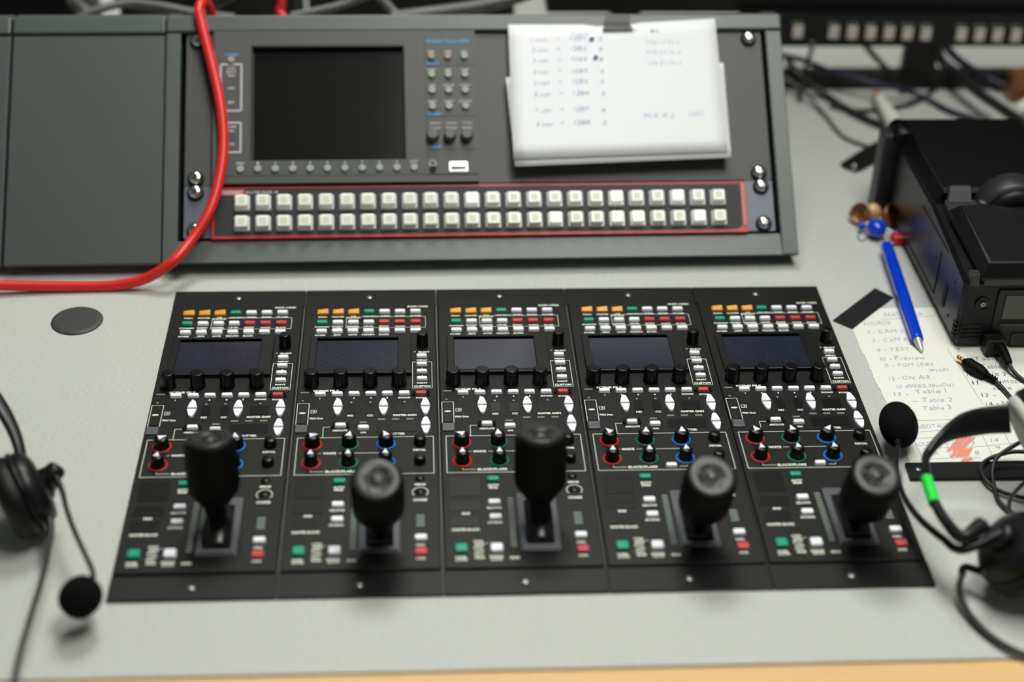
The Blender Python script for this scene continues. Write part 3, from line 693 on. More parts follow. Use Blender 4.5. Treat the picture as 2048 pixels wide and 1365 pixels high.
# ================================================================== RED CABLE
pts = [Vector((-640, 300, 4.4)), Vector((-400, 352, 4.4)), at(-120, 568, 12), at(-30, 570, 9), at(60, 572, 6), at(150, 573, 4.2), at(230, 571, 4.5), at(290, 558, 10), at(345, 524, 24)]
pts += [rkw(385, 478, 16), rkw(418, 425, 15), rkw(438, 362, 13), rkw(447, 290, 12), rkw(441, 210, 13), rkw(424, 130, 12), rkw(410, 75, 11), rkw(401, 38, 9.2)]
e = rkw(398, 22, 8.6)
pts += [e, e+Vector((1, 9, 3.2)), e+Vector((3, 19, 1)), e+Vector((6, 25, -10)), e+Vector((12, 32, -60)), e+Vector((34, 52, -100)), e+Vector((70, 74, -104)), e+Vector((80, 88, -70)), aty(563, 30, 650), aty(563, 8, 655), aty(556, -30, 660)]
tag(MB().tube(pts, 4.2, 16, 8).build('red_cable', M['red']), 'thick red cable hanging over the grey rack and across the desk', 'cable')

# ================================================================== SMALL THINGS ON THE DESK
b = MB(); b.lathe([(19.2, 0), (19.6, .5), (19, 1.3), (15, 1.5), (9, 1.2), (4, 1.5), (1, 1.4)], 48)
tag(b.build('rubber_disc', M['disc'], loc=(-70.5, 315.5, 0)), 'flat round dark rubber disc lying left of the control panels', 'cable hole cover')
def flat(poly_px, z0, z1, name, m, label, cat, z=0):
    P = [at(x, y, z) for x, y in poly_px]
    return tag(MB().prism([(p.x, p.y) for p in P], z0, z1).build(name, m), label, cat)

# notes sheet with a torn left edge
t = thing('notes_sheet', 'cream handwritten notes sheet with torn left edge under the black recorder', 'notes', (0, 0, 0))
left = [at(x, y) for x, y in ((1757, 618), (1744, 621), (1720, 644), (1705, 661), (1712, 678), (1720, 696), (1733, 722), (1742, 742), (1747, 756), (1754, 770), (1764, 790), (1775, 812), (1789, 846), (1803, 880), (1822, 932))]
tear = []
for a_, c_ in zip(left[3:-1], left[4:]):
    for k in range(5): tear.append((a_.x+(c_.x-a_.x)*k/5+rnd.uniform(-.6, .6), a_.y+(c_.y-a_.y)*k/5))
poly = [(p.x, p.y) for p in left[:3]]+tear+[(left[-1].x, left[-1].y), (700, 122), (700, 323.5)]
MB().prism(poly[::-1], .15, .5).build('paper', M['paper2'], t)
b = MB(); bk = MB(); br = MB()
def W_(bm, px, py, s, cap=4.2, w=None, rot=2):
    cap *= 1.1; w = w*1.16 if w else None
    p = at(px, py, 0); bm.text(s, p.x, p.y+cap*.35, .6, cap, w, 'L', rot=rot, shear=.15, bold=-.012, jitter=.12)
def ln(bm, x0, y0, x1, y1, w=.35):
    a_, c_ = at(x0, y0), at(x1, y1); bm.line(a_.x, a_.y, c_.x, c_.y, w, .55, h=.1)
for px, py, s, cap, w in ((1768, 634, 'МАТРИЦА', 4.6, 27), (1727, 651, 'SOURCE', 4.2, 19), (1734, 668, '2 - CAM 2', 4.2, 25), (1745, 685, '3 - CAM 8', 4.2, 24), (1755, 704, '9 - TEST', 4.4, 22), (1761, 722, '10 - Preview', 4.4, 30), (1770, 735, '11 - PGM (без', 4.2, 32), (1857, 744, 'звука)', 3.8, 13),
                          (1778, 761, '12 - ON AIR', 4.4, 27), (1794, 777, '(с эмбед звуком)', 4.2, 37), (1789, 793, '13 -', 4.2, 9), (1832, 788, 'Table 1', 4.4, 20), (1825, 806, '-', 3, 4), (1846, 805, 'Table 2', 4.4, 19), (1847, 821, 'Table 3', 4.4, 18), (1835, 858, 'ММУТАЦИЯ', 4.4, 23), (1830, 893, 'SOURCE', 4.2, 17), (1906, 893, '12', 4, 5), (1935, 891, '13', 4, 5), (1982, 885, '14', 4, 5), (1908, 912, '6', 4, 3), (1950, 910, '8', 4, 3), (1993, 900, '9', 4, 3), (1848, 912, 'VTR', 4, 9)):
    W_(b, px, py, s, cap, w)
for px, py, s, cap, w in ((1914, 705, '7', 4, 3), (1936, 719, '-', 3, 4), (1950, 722, 'Table 1', 4.6, 20), (1962, 738, 'Table 2', 4.6, 19), (1934, 754, '10 Table 3', 4.6, 26), (1945, 770, '11', 4.4, 4.5), (1988, 768, 'ониторы', 4.2, 20), (1985, 781, 'звук', 4.2, 13), (1964, 795, '13 -', 4.2, 9), (1972, 812, '14 - М', 4.2, 15)): W_(bk, px, py, s, cap, w)
for a_ in ((1761, 641, 1872, 633), (1894, 698, 1966, 811), (1835, 843, 1941, 840), (1941, 840, 2040, 838), (1838, 866, 1898, 861), (1828, 880, 1900, 874), (1900, 874, 2045, 858), (1845, 920, 1960, 917), (1845, 899, 1960, 895), (1960, 895, 2045, 886), (1827, 880, 1845, 920), (1890, 877, 1901, 919), (1922, 873, 1940, 918), (1962, 868, 1986, 916), (2006, 862, 2030, 912)): ln(b, *a_)
b.build('handwriting', M['inkn'], t); bk.build('dark_handwriting', M['inkb'], t)['label'] = 'darker blue ink'
for k in range(15):
    a_ = at(1894+k*2.2+rnd.uniform(-2, 2), 905-k*.4+rnd.uniform(-3, 3)); c_ = at(1916+k*2.2+rnd.uniform(-2, 2), 878-k*.2+rnd.uniform(-2, 3)); br.line(a_.x, a_.y, c_.x, c_.y, 1.5, .52, h=.05+.004*k)
for k in range(9):
    a_ = at(1902+k*4+rnd.uniform(-2, 2), 917-k*.2); c_ = at(1912+k*4, 898+rnd.uniform(-2, 3)); br.line(a_.x, a_.y, c_.x, c_.y, 1.5, .52, h=.12+.004*k)
for k in range(7):
    a_ = at(1921+k*2, 927-k*.5); c_ = at(1928+k*3, 919+rnd.uniform(-1, 2)); br.line(a_.x, a_.y, c_.x, c_.y, 1.4, .52, h=.05+.004*k)
br.build('red_scribble', M['inkr'], t)
flat([(1665, 643), (1705, 660), (1787, 597), (1750, 578)], .52, .9, 'black_tape', M['tape'], 'black tape strip holding the corner of the cream notes sheet', 'tape')
t = thing('black_strip', 'flat black metal strip across the bottom of the cream notes', 'metal strip', (0, 0, 0))
MB().prism([(524, 122.5), (523, 105), (680, 104.5), (680, 123)], .52, 2.6, .3).build('bar', M['flange'], t)
MB().lathe([(2, 0), (1.8, .6), (1, .9)], 16).build('screw', M['screwz'], t, (531, 114.5, 2.6))

# ---- blue pen with a bead figure on its end
t = thing('novelty_pen', 'blue ballpoint pen with a bead figure on top, lying by the recorder', 'pen')
pb, pt_ = at(1773, 492, 9), at(1834, 678, 5.6); tip = at(1844, 705, 1.6)
d = (pt_-pb).normalized()
MB().tube([pb, pb+d*2, pb+d*30, pb+d*80, pt_-d*3, pt_], 4.4, 20, 5, radii=[3.2, 5, 5.4, 5.4, 5, 3.8]).build('barrel', M['pen'], t)
MB().tube([pt_-d*.5, pt_+(tip-pt_)*.5, tip], 3.3, 18, 4, radii=[3.8, 2.6, .8]).build('tip', M['silver'], t)
MB().tube([at(1764, 474, 9), pb+d*1], .9, 8, 3).build('wire_link', M['metal'], t)
def ball(c, r, name, m, sc=(1, 1, 1), rot=(0, 0, 0), parent=None):
    b = MB(); prof = [(r*math.sin(PI*k/14), -r*math.cos(PI*k/14)) for k in range(15)]
    b.lathe(prof, 28, Matrix.Translation(c) @ Euler([R(a) for a in rot]).to_matrix().to_4x4() @ Matrix.Diagonal((*sc, 1)))
    return b.build(name, m, parent)
ball(at(1753, 457, 9), 8.2, 'bead_body', M['pen'], (1, 1.15, .95), parent=t)
ball(at(1723, 452, 6), 3.6, 'bead_hand', M['pen'], parent=t); ball(at(1791, 468, 5), 3.2, 'bead_hand', M['pen'], parent=t)
MB().tube([at(1729, 449, 6), at(1740, 446, 8)], 1.4, 8, 3).build('sleeve', M['white'], t); MB().tube([at(1772, 457, 8), at(1788, 466, 6)], 1.2, 8, 3).build('sleeve', M['white'], t)
ball(at(1745, 424, 10), 7.6, 'bead_head', M['woodb'], parent=t)
for (px, py), rx, rz in (((1722, 430), 60, -60), ((1778, 433), 60, 50)):
    b = MB(); b.lathe([(2, 0), (6.5, .6), (8, 3.5), (8.4, 6), (7.8, 6), (7.2, 3.6), (5.8, 1.4), (1, .8)], 28, Matrix.Translation(at(px, py, 8)) @ Euler((R(rx), 0, R(rz))).to_matrix().to_4x4() @ Matrix.Scale(1.2, 4) @ Matrix.Translation((0, 0, -3)))
    b.build('hat_brim', M['woodd'], t)
c = at(1797, 487, 0); b = MB(); b.rbox(c.x-7.5, c.x+6.5, c.y-5.5, c.y+4.5, .6, 9, 3, 2, bottom=True); b.build('boot', M['redb'], t)
c = at(1783, 487, 9.2); MB().cyl(c.x, c.y, 8.8, 9.3, 1.3, .1, 14).build('boot_dot', M['white'], t)
# wire hand loop
MB().tube([at(1722, 458, 4), at(1716, 474, 1.2), at(1724, 482, 1.2), at(1734, 476, 2)], .5, 6, 5).build('wire_loop', M['metal'], t)

# ---- strap end with eyelet, left of the recorder
a_, c_ = at(1702, 333, 2), at(1770, 292, 3); b = MB(); b.tube([a_+(a_-c_)*.10, a_, (a_+c_)/2, c_], 1, 16, 5, flat=(0, 0, 1), radii=[(1.6, 6), (2, 10.5), (2.2, 11.5), (2.2, 11.5)])
t = tag(b.build('strap_end', M['leather']), 'black strap end with a metal eyelet poking out beside the recorder', 'strap')
p = at(1708, 332, 4); MB().lathe([(4, 0), (3.8, .8), (2.4, .8), (2, .2)], 20).build('eyelet', M['metal'], t, (p.x, p.y, 3.6))

# ================================================================== BLACK RECORDER
RXX, RYY = 597.5, 265
t = thing('video_recorder', 'black box recorder with power button and tilted lid on the right', 'recorder', (RXX, RYY, 0))
b = MB(); b.xprism([(1.5, 3), (0, 6), (-.5, 10), (.5, 57), (3, 60), (100, 70), (228, 70), (229, 6), (227, 3)], 3.5, 108); b.build('main_body', M['rec'], t)
b = MB(); b.loft([[(3.6, 2, 5), (3.6, 228, 5), (3.6, 228, 70), (3.6, 100, 70), (3.6, 2, 58)], [(0.8, 5, 7), (.8, 226, 7), (.8, 226, 68), (.8, 100, 68), (.8, 5, 56)]], smooth=False); b.build('side_panel', M['recs'], t)
b = MB(); b.box(.3, .9, 60, 140, 12, 13); b.box(.3, .9, 60, 60.8, 12, 50); b.box(.3, .9, 34, 40, 16, 34); b.box(.3, .9, 46, 120, 58, 58.8); b.cyl(0, 0, 0, .6, 1.4, .1, 12, mt=Matrix.Translation((1, 22, 46)) @ Matrix.Rotation(-PI/2, 4, 'Y')); b.cyl(0, 0, 0, .6, 1.4, .1, 12, mt=Matrix.Translation((1, 22, 16)) @ Matrix.Rotation(-PI/2, 4, 'Y')); b.cyl(0, 0, 0, .6, 1.4, .1, 12, mt=Matrix.Translation((1, 70, 40)) @ Matrix.Rotation(-PI/2, 4, 'Y'))
b.build('side_slot', M['seam'], t)
b = MB(); b.xprism([(102, 66), (102, 80), (105, 83), (228, 83), (231, 80), (231, 60)], 9, 108); b.build('rear_block', M['rec'], t)
b = MB(); b.loft([[(9, 100, 68), (9, 231, 64), (9, 231, 81), (9, 104, 81)], [(1.5, 102, 67), (1.5, 229, 64), (2.5, 229, 70), (2.5, 104, 71)]], smooth=False); b.build('shoulder', M['rec'], t)
MB().tube([(5.5, 202, 74), (5.5, 231, 74)], 8.4, 20, 2).build('hinge_barrel', M['rec'], t)
MB().rbox(-10, 5.5, 211, 231, .2, 76, 2, 3).build('rear_post', M['recg'], t)['label'] = 'grey corner post'
# grey hinge bracket and ring knob
b = MB(); b.loft([[(9, 96, 70), (29, 96, 70), (29, 103, 70), (11, 103, 70)], [(9, 92, 76), (29, 92, 76), (29, 103, 86), (12, 103, 86)], [(10, 91, 77.5), (28.6, 91, 77.5), (28.6, 101, 86.6), (13, 101, 86.6)]], smooth=False); b.loft([[(8, 74, 60), (32, 74, 60), (32, 94, 60), (8, 94, 60)], [(8, 74, 74), (32, 74, 74), (32, 94, 77.5), (8, 94, 77.5)]], smooth=False)
b.build('hinge_bracket', M['recg'], t)
b = MB(); YX = Matrix.Translation((60, 0, 71)) @ Matrix.Rotation(-PI/2, 4, 'X'); b.lathe([(20, 76), (27, 79), (28, 81), (28, 99), (27, 101), (20, 102)], 64, YX); b.build('hinge_drum', M['recg'], t)
b = MB(); b.lathe([(18, 70), (24, 72), (25, 75), (25, 80)], 64, YX).build('drum_collar', M['rec'], t)
MB().tube([(30, 84, 80), (38, 80, 80)], 4, 16, 2).build('hinge_pin', M['recg'], t)
# lid
b = MB()
b.loft([[(12, 0, 61), (108, 0, 61), (108, 78, 70), (8, 78, 70)], [(11, -1, 64), (108, -1, 64), (108, 78, 78), (7, 78, 78)], [(16, 3, 74), (108, 3, 74), (108, 74, 84), (14, 74, 84)], [(18, 5, 75), (108, 5, 75), (108, 73, 85), (15.5, 73, 85)]], smooth=False)
b.build('lid', M['rec'], t)
MB().rbox(14, 108, -1.2, 6, 57.4, 62.6, 1, .5).build('lid_trim', M['recg'], t)['label'] = 'dark grey trim bar'
MB().box(4, 11, 0, 8, 56, 66, .8).build('lid_catch', M['recg'], t)
MF = Matrix.Translation((0, -.2, 0)) @ Matrix.Rotation(PI/2, 4, 'X')   # x right, y up, z toward viewer
b = MB(); 
for k in range(4): b.rbox(5, 20, 9+k*3.6, 10.9+k*3.6, 0, 1, .5, 0, mt=MF)
for k in range(4): b.box(-.0, 0.9, 2, 8, 9+k*3.6, 10.9+k*3.6)
b.build('vent_slot', M['seam'], t)
b = MB(); b.lathe([(5.6, 0), (5.4, 1), (4.8, 1.3), (4.6, .8), (3.8, 1.6), (1, 1.7)], 32, MF @ Matrix.Translation((16.5, 41, 0))); pw = b.build('power_button', M['knob'], t)
b = MB(); b.poly([(16.5+1.5*math.cos(R(a)), 41+1.5*math.sin(R(a))) for a in range(130, 411, 20)], .38, 1.7, MF); b.line(16.5, 41.2, 16.5, 43, .4, 1.7, MF); b.build('power_symbol', M['print'], pw)
b = MB(); b.rbox(27, 100, 18, 53, 0, 1.4, 2.5, .5, mt=MF); b.build('display_frame', M['black'], t)
MB().rbox(32, 96, 22.5, 49, 1.3, 1.6, 1, 0, mt=MF).build('display_recess', M['seam'], t)
MB().rbox(33, 95, 28, 48.5, 1.5, 1.9, 1, 0, mt=MF).build('display_glass', M['recl'], t)
MB().box(32, 96, -3.6, 0, 22.6, 24).build('display_sill', M['recg'], t)
MB().rbox(44, 70, 3.5, 14.5, 0, 1, 1, .3, mt=MF).build('connector_panel', M['black'], t)
for x in (12, 88): MB().rbox(x, x+14, 8, 22, 0.05, 3.2, 1, 0).rbox(x, x+14, 196, 212, 0.05, 3.2, 1, 0).build('foot', M['seam'], t)
# power lead plugged in
t = thing('power_lead', 'black power lead plugged into the recorder front', 'power cable')
a_ = Vector((RXX+31, RYY-.8, 9)); b_ = at(2018, 705, 10); 
MB().rbox(RXX+22, RXX+37, RYY-13, RYY-1.4, .6, 15, 1.5, 1).build('plug_block', M['black'], t)
MB().tube([Vector((RXX+31, RYY-12, 9)), at(2005, 702, 9), at(2015, 722, 8), at(2018, 728, 7.5)], 4, 16, 5, radii=[4.4, 4, 3.2, 2.6]).build('strain_relief', M['rubber'], t)
MB().tube([at(2016, 725, 7.5), at(2026, 742, 5), at(2040, 756, 2.8), at(2070, 775, 2.2), at(2110, 790, 2.2)], 1.6, 12, 6).build('lead', M['cable'], t)
# audio jack lead
t = thing('audio_jack_lead', 'black audio lead with a gold jack plug lying on the cream notes', 'audio cable')
A, B = at(1914, 713, 4.6), at(1934, 727, 4.8)
MB().tube([A, A+(B-A)*.12, A+(B-A)*.3, A+(B-A)*.34, A+(B-A)*.38, A+(B-A)*.62, A+(B-A)*.66, A+(B-A)*.7, B], 1.7, 14, 3, radii=[.7, 1.7, 1.7, 1.2, 1.75, 1.75, 1.3, 1.75, 1.75]).build('jack_contact', M['gold'], t)
MB().tube([B, B+(at(1960, 742, 5)-B)*.1, at(1958, 742, 5), at(1972, 751, 4.6)], 4, 18, 5, radii=[3.6, 5, 5, 3.4]).build('plug_body', M['rubber'], t)
C1, D1 = at(1970, 750, 4.4), at(1992, 762, 3.6)
n = 16; MB().tube([C1+(D1-C1)*k/n for k in range(n+1)], 3, 14, 2, radii=[2.9 if k % 4 < 2 else 2.1 for k in range(n+1)]).build('strain_relief', M['rubber'], t)
MB().tube([D1-(D1-C1)*.1, at(2006, 778, 2.6), at(2022, 796, 2.3), at(2050, 820, 2.3), at(2090, 850, 2.3)], 1.6, 12, 6).build('lead', M['cable'], t)

# ================================================================== HEADSETS
def basis(axis):
    z = Vector(axis).normalized(); x = Vector((0, 0, 1)).cross(z).normalized(); y = z.cross(x)
    return Matrix(((x.x, y.x, z.x, 0), (x.y, y.y, z.y, 0), (x.z, y.z, z.z, 0), (0, 0, 0, 1)))
def earcup(t, c, axis, r, th, lab=None):
    T = Matrix.Translation(c) @ basis(axis)
    MB().lathe([(r*.55, th*.5), (r*.8, th*.42), (r*.93, th*.2), (r*.95, 0), (r*.9, -th*.1)], 44, T).build('ear_shell', M['hset'], t)
    MB().lathe([(r*.6, -th*.62), (r*.85, -th*.66), (r*.99, -th*.5), (r*1.02, -th*.3), (r*.97, -th*.12), (r*.9, -th*.04)], 44, T).build('ear_pad', M['leather'], t)
    MB().lathe([(r*.985, -th*.06), (r*1.0, 0), (r*.985, th*.06)], 44, T).build('ear_seam', M['knob'], t)
    return T
def foamball(t, c, axis, r, ln_):
    T = Matrix.Translation(c) @ basis(axis); prof = []
    for k in range(17):
        a = PI*k/16; prof.append((r*math.sin(a)**.85, ln_*-math.cos(a)))
    MB().lathe(prof, 32, T).build('microphone_foam', M['foam'], t)
# right headset
t = thing('headset', 'black headset with green band tape lying at the right desk edge', 'headset', group='headsets')
cc = Vector((556, -4, 33)); ax = (-.72, .12, .68)
T = earcup(t, cc, ax, 27, 26)
piv = Vector(cc)+Vector(ax).normalized()*15
MB().lathe([(9, -3), (9, 2), (7.5, 4.5), (3, 5)], 28, Matrix.Translation(piv) @ basis(ax)).build('boom_pivot', M['hset'], t)
foamball(t, at(1797, 850, 19), (.04, .96, .1), 13.2, 18.5)
MB().tube([at(1796, 884, 17), at(1795, 905, 17), at(1793, 935, 18), at(1799, 970, 20), at(1814, 1005, 23), at(1843, 1042, 28), at(1885, 1077, 34), at(1925, 1100, 40), piv+Vector((0, 0, 3))], 1.6, 12, 8, radii=[2, 1.6, 1.7, 1.8, 2, 2.2, 2.4, 3, 3.4]).build('microphone_boom', M['hset'], t)
MB().tube([at(1795, 893, 17), at(1796, 880, 17)], 3.4, 14, 3, radii=[2, 3.8]).build('boom_collar', M['rubber'], t)
hb = [at(1965, 1050, 50), at(1925, 1075, 48), at(1893, 1045, 46), at(1868, 1003, 45), at(1856, 962, 45), at(1851, 925, 44), at(1858, 905, 44), at(1885, 875, 48), at(1925, 853, 54), at(1970, 842, 60), at(2020, 838, 64)]
MB().tube(hb, 3, 16, 8, flat=(.1, .3, 1), radii=[(5, 6), (4.6, 4), (3.2, 3.6), (3, 3.4), (2.6, 3), (2.4, 2.6), (3, 3.2), (5, 3), (8.6, 3), (9.4, 3), (10, 3)]).build('headband', M['hset'], t)
MB().tube([at(1869, 1008, 45), at(1862, 985, 45), at(1853, 957, 45)], 3.7, 18, 5, radii=[3.7, 3.9, 3.7]).build('green_tape', M['green'], t)
c2 = at(2062, 858, 56)
T2 = Matrix.Translation(c2) @ basis((.9, .1, .4))
MB().lathe([(14, -7), (20, -7), (23, -5), (24, -3), (24, 0)], 40, T2).build('temple_pad', M['hlight'], t)['label'] = 'pale grey foam pad'
MB().lathe([(23.6, -1), (26, 2), (26, 10), (20, 16), (8, 18)], 40, T2).build('temple_shell', M['hset'], t)
MB().tube([at(1924, 1150, 12), at(1919, 1172, 10), at(1922, 1196, 8), at(1938, 1228, 5), at(1968, 1262, 4), at(2010, 1292, 4), at(2060, 1315, 4), at(2130, 1340, 4)], 2.0, 12, 8).build('headset_cable', M['cable'], t)
MB().tube([cc+Vector((-14, -8, -14)), at(1932, 1135, 14), at(1924, 1150, 12)], 2.4, 12, 5).build('cable_boot', M['rubber'], t)
# coiled leads by the right headset
for pts, lb in (([at(2060, 905, 10), at(2020, 905, 8), at(1975, 920, 5), at(1962, 940, 4), at(1975, 965, 4), at(2005, 985, 3), at(2060, 1000, 3)], 'thin black lead looping out over the black strip by the green headset'),
                ([at(2090, 860, 30), at(2035, 888, 18), at(1995, 915, 10), at(1985, 945, 5), at(1990, 980, 3), at(2005, 1010, 3), at(2060, 1050, 3)], 'thin black lead curling behind the ear cup at the right edge'),
                ([at(2056, 960, 24), at(2030, 985, 24), at(2018, 1010, 26), at(2026, 1050, 30), at(2060, 1085, 26)], 'thin black lead bunched above the right ear cup')):
    tag(MB().tube(pts, 1.5, 10, 8).build('thin_lead', M['cable']), lb, 'cable', 'thin leads at the right edge')
# left headset
t = thing('headset', 'black headset at the left edge with round foam microphone hanging low', 'headset', group='headsets')
cc = at(52, 985, 30); ax = (.86, .42, .24)
T = earcup(t, cc, ax, 27.5, 25)
piv = at(108, 945, 40)
MB().lathe([(4, -10), (6, -5), (6.4, 2), (5, 4.6), (2, 5.2)], 28, Matrix.Translation(piv) @ basis((.5, .6, .5))).build('boom_pivot', M['hset'], t)
MB().tube([Vector(cc)+Vector(ax).normalized()*10, (Vector(cc)+Vector(ax).normalized()*10+piv)/2, piv], 5, 16, 4, radii=[12, 8, 6]).build('pivot_arm', M['hset'], t)
MB().tube([piv+Vector((2, -5, 0)), at(125, 985, 38), at(132, 1015, 36), at(147, 1058, 33), at(168, 1105, 30), at(184, 1140, 27), at(186, 1160, 25)], 1.5, 12, 8, radii=[2.4, 1.8, 1.6, 1.6, 1.6, 1.7, 1.7]).build('microphone_boom', M['hset'], t)
foamball(t, at(161, 1195, 24), (.4, .5, .2), 12.4, 12.8)
MB().tube([Vector((-210, 150, 30)), Vector((-196, 196, 52)), Vector((-160, 222, 66)), at(-60, 740, 68), at(-20, 785, 60), at(6, 822, 54), at(26, 860, 49), at(38, 895, 45), at(44, 930, 42), at(50, 960, 38)], 3, 16, 8, flat=(.5, -.3, .8), radii=[(3, 5), (2.2, 6), (2.2, 6), (2.2, 6), (2.2, 6), (2.4, 5.4), (2.6, 4.6), (2.6, 4), (3, 4), (3.4, 5)]).build('headband', M['hset'], t)
p = at(41, 928, 46); ball(p, 2.6, 'band_rivet', M['metal'], parent=t)
MB().tube([at(96, 1030, 24), at(102, 1060, 22), at(96, 1105, 20), at(82, 1165, 19), at(62, 1230, 18), at(42, 1300, 17), at(28, 1365, 16), at(14, 1440, 12), Vector((-56, -118, 4)), Vector((-58, -122, -80)), Vector((-40, -124, -330))], 1.5, 12, 8, radii=[3, 2.2, 1.7]+[1.6]*8).build('headset_cable', M['cable'], t)

# ================================================================== BEHIND THE RACK
YB = 745
def panel_box(px0, py0, px1, py1, y, depth):
    a_, c_ = aty(px0, py0, y), aty(px1, py1, y); return a_.x, c_.x, y, y+depth, min(a_.z, c_.z), max(a_.z, c_.z)
t = thing('desktop_monitor', 'large black monitor standing behind the rack, only its lower edge visible', 'monitor', (0, YB, 0))
x0 = aty(1094, 10, YB).x
MB().rbox(x0, 1150, 2, 45, 75.5, 980, 3, 2).build('housing', M['black'], t)  # unseen upper height is added to shade the back right of the desk
MB().box(x0+14, 1136, 1, 3, 104, 960).build('screen', M['scr'], t)
for x in (x0+80, 1080): MB().box(x-14, x+14, 12, 40, 0, 82).build('leg', M['black'], t)
t = thing('key_strip_panel', 'black strip of grey square keys below the dark monitor', 'button panel', (0, YB-14, 0))
xa = aty(1480, 60, YB-14).x
zt, zb = aty(1700, 31, YB-14).z, aty(1800, 93, YB-14).z
MB().rbox(xa, 1000, 0, 13, zb, zt, 2, 1).build('strip_body', M['black'], t)
xl = [1581-6, 1595]+[1667+36.8*k for k in range(6)]+[1922+36.3*k for k in range(6)]
kmesh = MB().rbox(-5, 5, -3, 0, -6, 6, 1, 0).mesh('square_key', M['bbtn'])
for k, px in enumerate(xl[1:]):
    p = aty(px, 62+(px-1595)*.018, YB-14); inst('square_key', kmesh, t, (p.x, 0, p.z))
b = MB()
for k, px in enumerate(xl[1:]):
    p = aty(px, 45+(px-1595)*.018, YB-14); b.box(p.x-5.5, p.x+5.5, -.6, 0, p.z-1, p.z+1)
b.build('key_caption', M['printd'], t)
for px in (1835, 2090): 
    p = aty(px, 110, YB); MB().box(p.x-17, p.x+17, 3, 12, 14, zb).build('upright', M['black'], t)
MB().box(xa, 1000, 0, 22, .3, 15, .8).build('base_bar', M['black'], t)
# equipment and cables at the back left
def case(px0, px1, py0, y, h, depth, label, m='black'):
    a_, c_ = aty(px0, py0, y), aty(px1, py0, y)
    t = thing('equipment_case', label, 'equipment case', ((a_.x+c_.x)/2, y, 0), group='black equipment cases behind the rack')
    w = (c_.x-a_.x)/2
    MB().rbox(-w, w, 0, depth, 0, h, 3, 2).build('case_body', M[m], t); MB().box(-w+8, w-8, -1.2, .5, 12, h-12, .5).build('case_front', M['rec'], t)
case(-60, 148, 0, 690, 170, 120, 'black equipment case behind the far left grey housing')
case(236, 420, 0, 760, 120, 90, 'low black equipment case behind the hanging red cable')
case(615, 1030, 0, 780, 118, 120, 'wide black equipment case behind the rack monitor')
case(425, 605, 0, 820, 140, 40, 'grey panel box between the black cases behind the rack', 'frame2')
for pts, m, lb, r in (([aty(150, 40, 640), aty(200, 18, 650), aty(260, 6, 660), aty(330, 14, 660), aty(400, 28, 660), aty(470, 36, 660)], 'cableg', 'grey cable arching behind the left end of the rack', 4),
                      ([aty(140, -6, 670), aty(170, 22, 668), aty(190, 34, 660)], 'cableg', 'grey cable end dropping behind the left grey housing', 6),
                      ([aty(225, -12, 680), aty(260, 8, 680), aty(300, 20, 675), aty(370, 22, 670), aty(430, 10, 670), aty(470, -12, 670)], 'cable', 'black cable sagging left of the red cable behind the rack', 3.4),
                      ([aty(580, 32, 640), aty(640, 20, 650), aty(700, 4, 660), aty(760, -20, 660)], 'cableg', 'grey cable rising right of the red cable behind the rack', 3.4),
                      ([aty(740, -30, 660), aty(775, 10, 650), aty(800, 36, 640)], 'cableg', 'grey cable dropping behind the rack monitor', 4),
                      ([aty(780, 36, 640), aty(860, 26, 650), aty(950, 14, 655), aty(1030, -4, 660), aty(1080, -24, 665)], 'cableg', 'thick grey cable running up beside the dark monitor', 6)):
    tag(MB().tube(pts, r, 12, 8).build('loose_cable', M[m]), lb, 'cable', 'loose cables behind the rack')
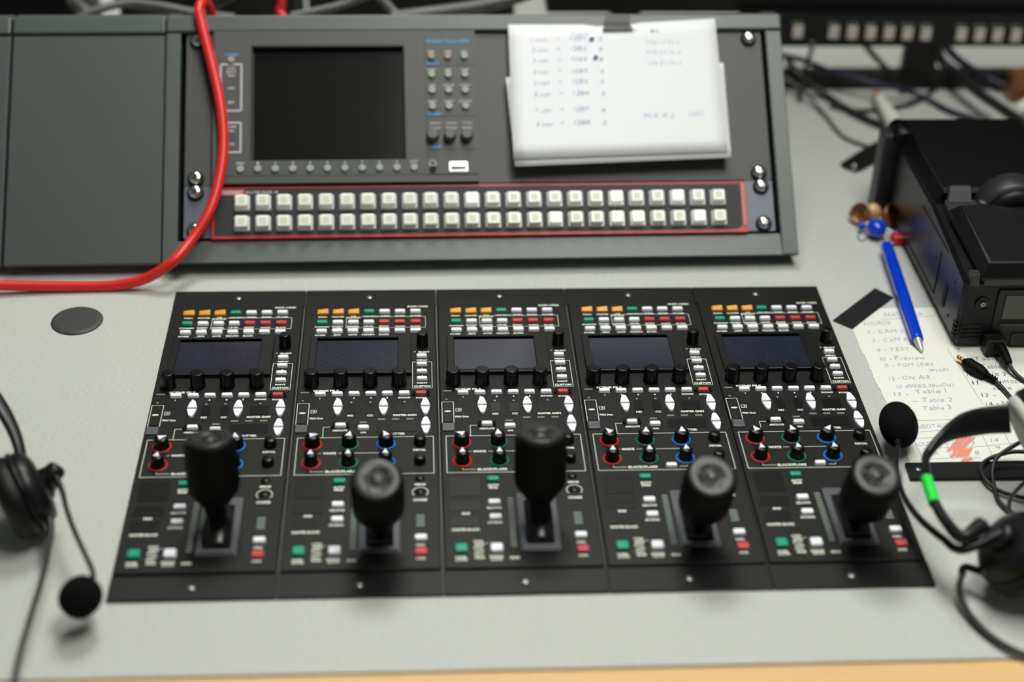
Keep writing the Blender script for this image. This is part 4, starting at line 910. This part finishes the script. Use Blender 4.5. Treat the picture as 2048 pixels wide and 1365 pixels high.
for pts, m, lb, r in (([at(1560, 110, 30), at(1610, 122, 22), at(1670, 146, 21), at(1730, 162, 20), at(1800, 178, 14), at(1850, 196, 4), at(1900, 222, 4), at(1960, 240, 4)], 'cablen', 'navy cable crossing the desk below the square key strip', 2.8),
                      ([at(1575, 120, 30), at(1600, 150, 20), at(1650, 190, 5), at(1700, 222, 4), at(1760, 250, 4), at(1800, 262, 4)], 'cable', 'thick black cable running to the back of the recorder', 3.6),
                      ([at(1556, 146, 19), at(1612, 188, 9), at(1650, 230, 3), at(1690, 275, 2.6), at(1755, 298, 2.6)], 'cableg', 'thin grey cable curling toward the recorder strap', 1.8),
                      ([at(1625, 84, 52), at(1622, 104, 36), at(1612, 132, 24), at(1604, 170, 16), at(1600, 200, 4)], 'cable', 'short black cable hanging left under the square key strip', 2.2),
                      ([at(1725, 84, 50), at(1745, 108, 34), at(1775, 140, 22), at(1800, 172, 5), at(1806, 185, 3)], 'cable', 'black cable hanging near the middle of the square key strip', 3),
                      ([at(1872, 92, 46), at(1884, 122, 30), at(1908, 142, 24), at(1950, 180, 22), at(2000, 215, 20), at(2070, 262, 18)], 'cable', 'thick black cable slanting down to the recorder top right', 5),
                      ([at(1890, 92, 46), at(1920, 122, 30), at(1965, 150, 14), at(2010, 172, 8), at(2070, 184, 6)], 'cablen', 'blue cable slanting down at the top right picture edge', 4),
                      ([at(1660, 212, 3), at(1720, 222, 2.6), at(1780, 216, 2.6), at(1830, 205, 2.6), at(1880, 170, 2.6), at(1900, 150, 4)], 'cable', 'thin black cable looped on the desk behind the white marker', 2.4)):
    tag(MB().tube(pts, r, 12, 8).build('loose_cable', M[m]), lb, 'cable', 'loose cables under the key strip')
# white marker with red end
t = thing('marker_pen', 'white marker pen with a red end behind the recorder', 'marker')
A, B = at(1800, 268, 10), at(1758, 197, 8.6); d = (B-A)
MB().tube([A, A+d*.3, A+d*.94, A+d], 8, 20, 5, radii=[8.2, 8, 5.4, 4.8]).build('barrel', M['white'], t)
MB().tube([B, B+d*.03], 5, 18, 2, radii=[4.9, 4.8]).build('band', M['orange'], t)
MB().tube([B+d*.03, B+d*.1, B+d*.13], 5, 18, 3, radii=[4.8, 4.6, 3.6]).build('cap', M['redb'], t)
tag(MB().tube([at(2032, 222, 8), at(2060, 205, 8), at(2100, 190, 8)], 6, 16, 4, radii=[5.4, 6.4, 6.4]).build('white_plug', M['white']), 'white cable plug at the right picture edge behind the recorder', 'plug')
tag(MB().rbox(*[f_ for f_ in (780, 860, 700, 720)], .2, 30, 3, 2).build('small_box', M['woodd']), 'small brown box under the key strip at the right edge', 'box')
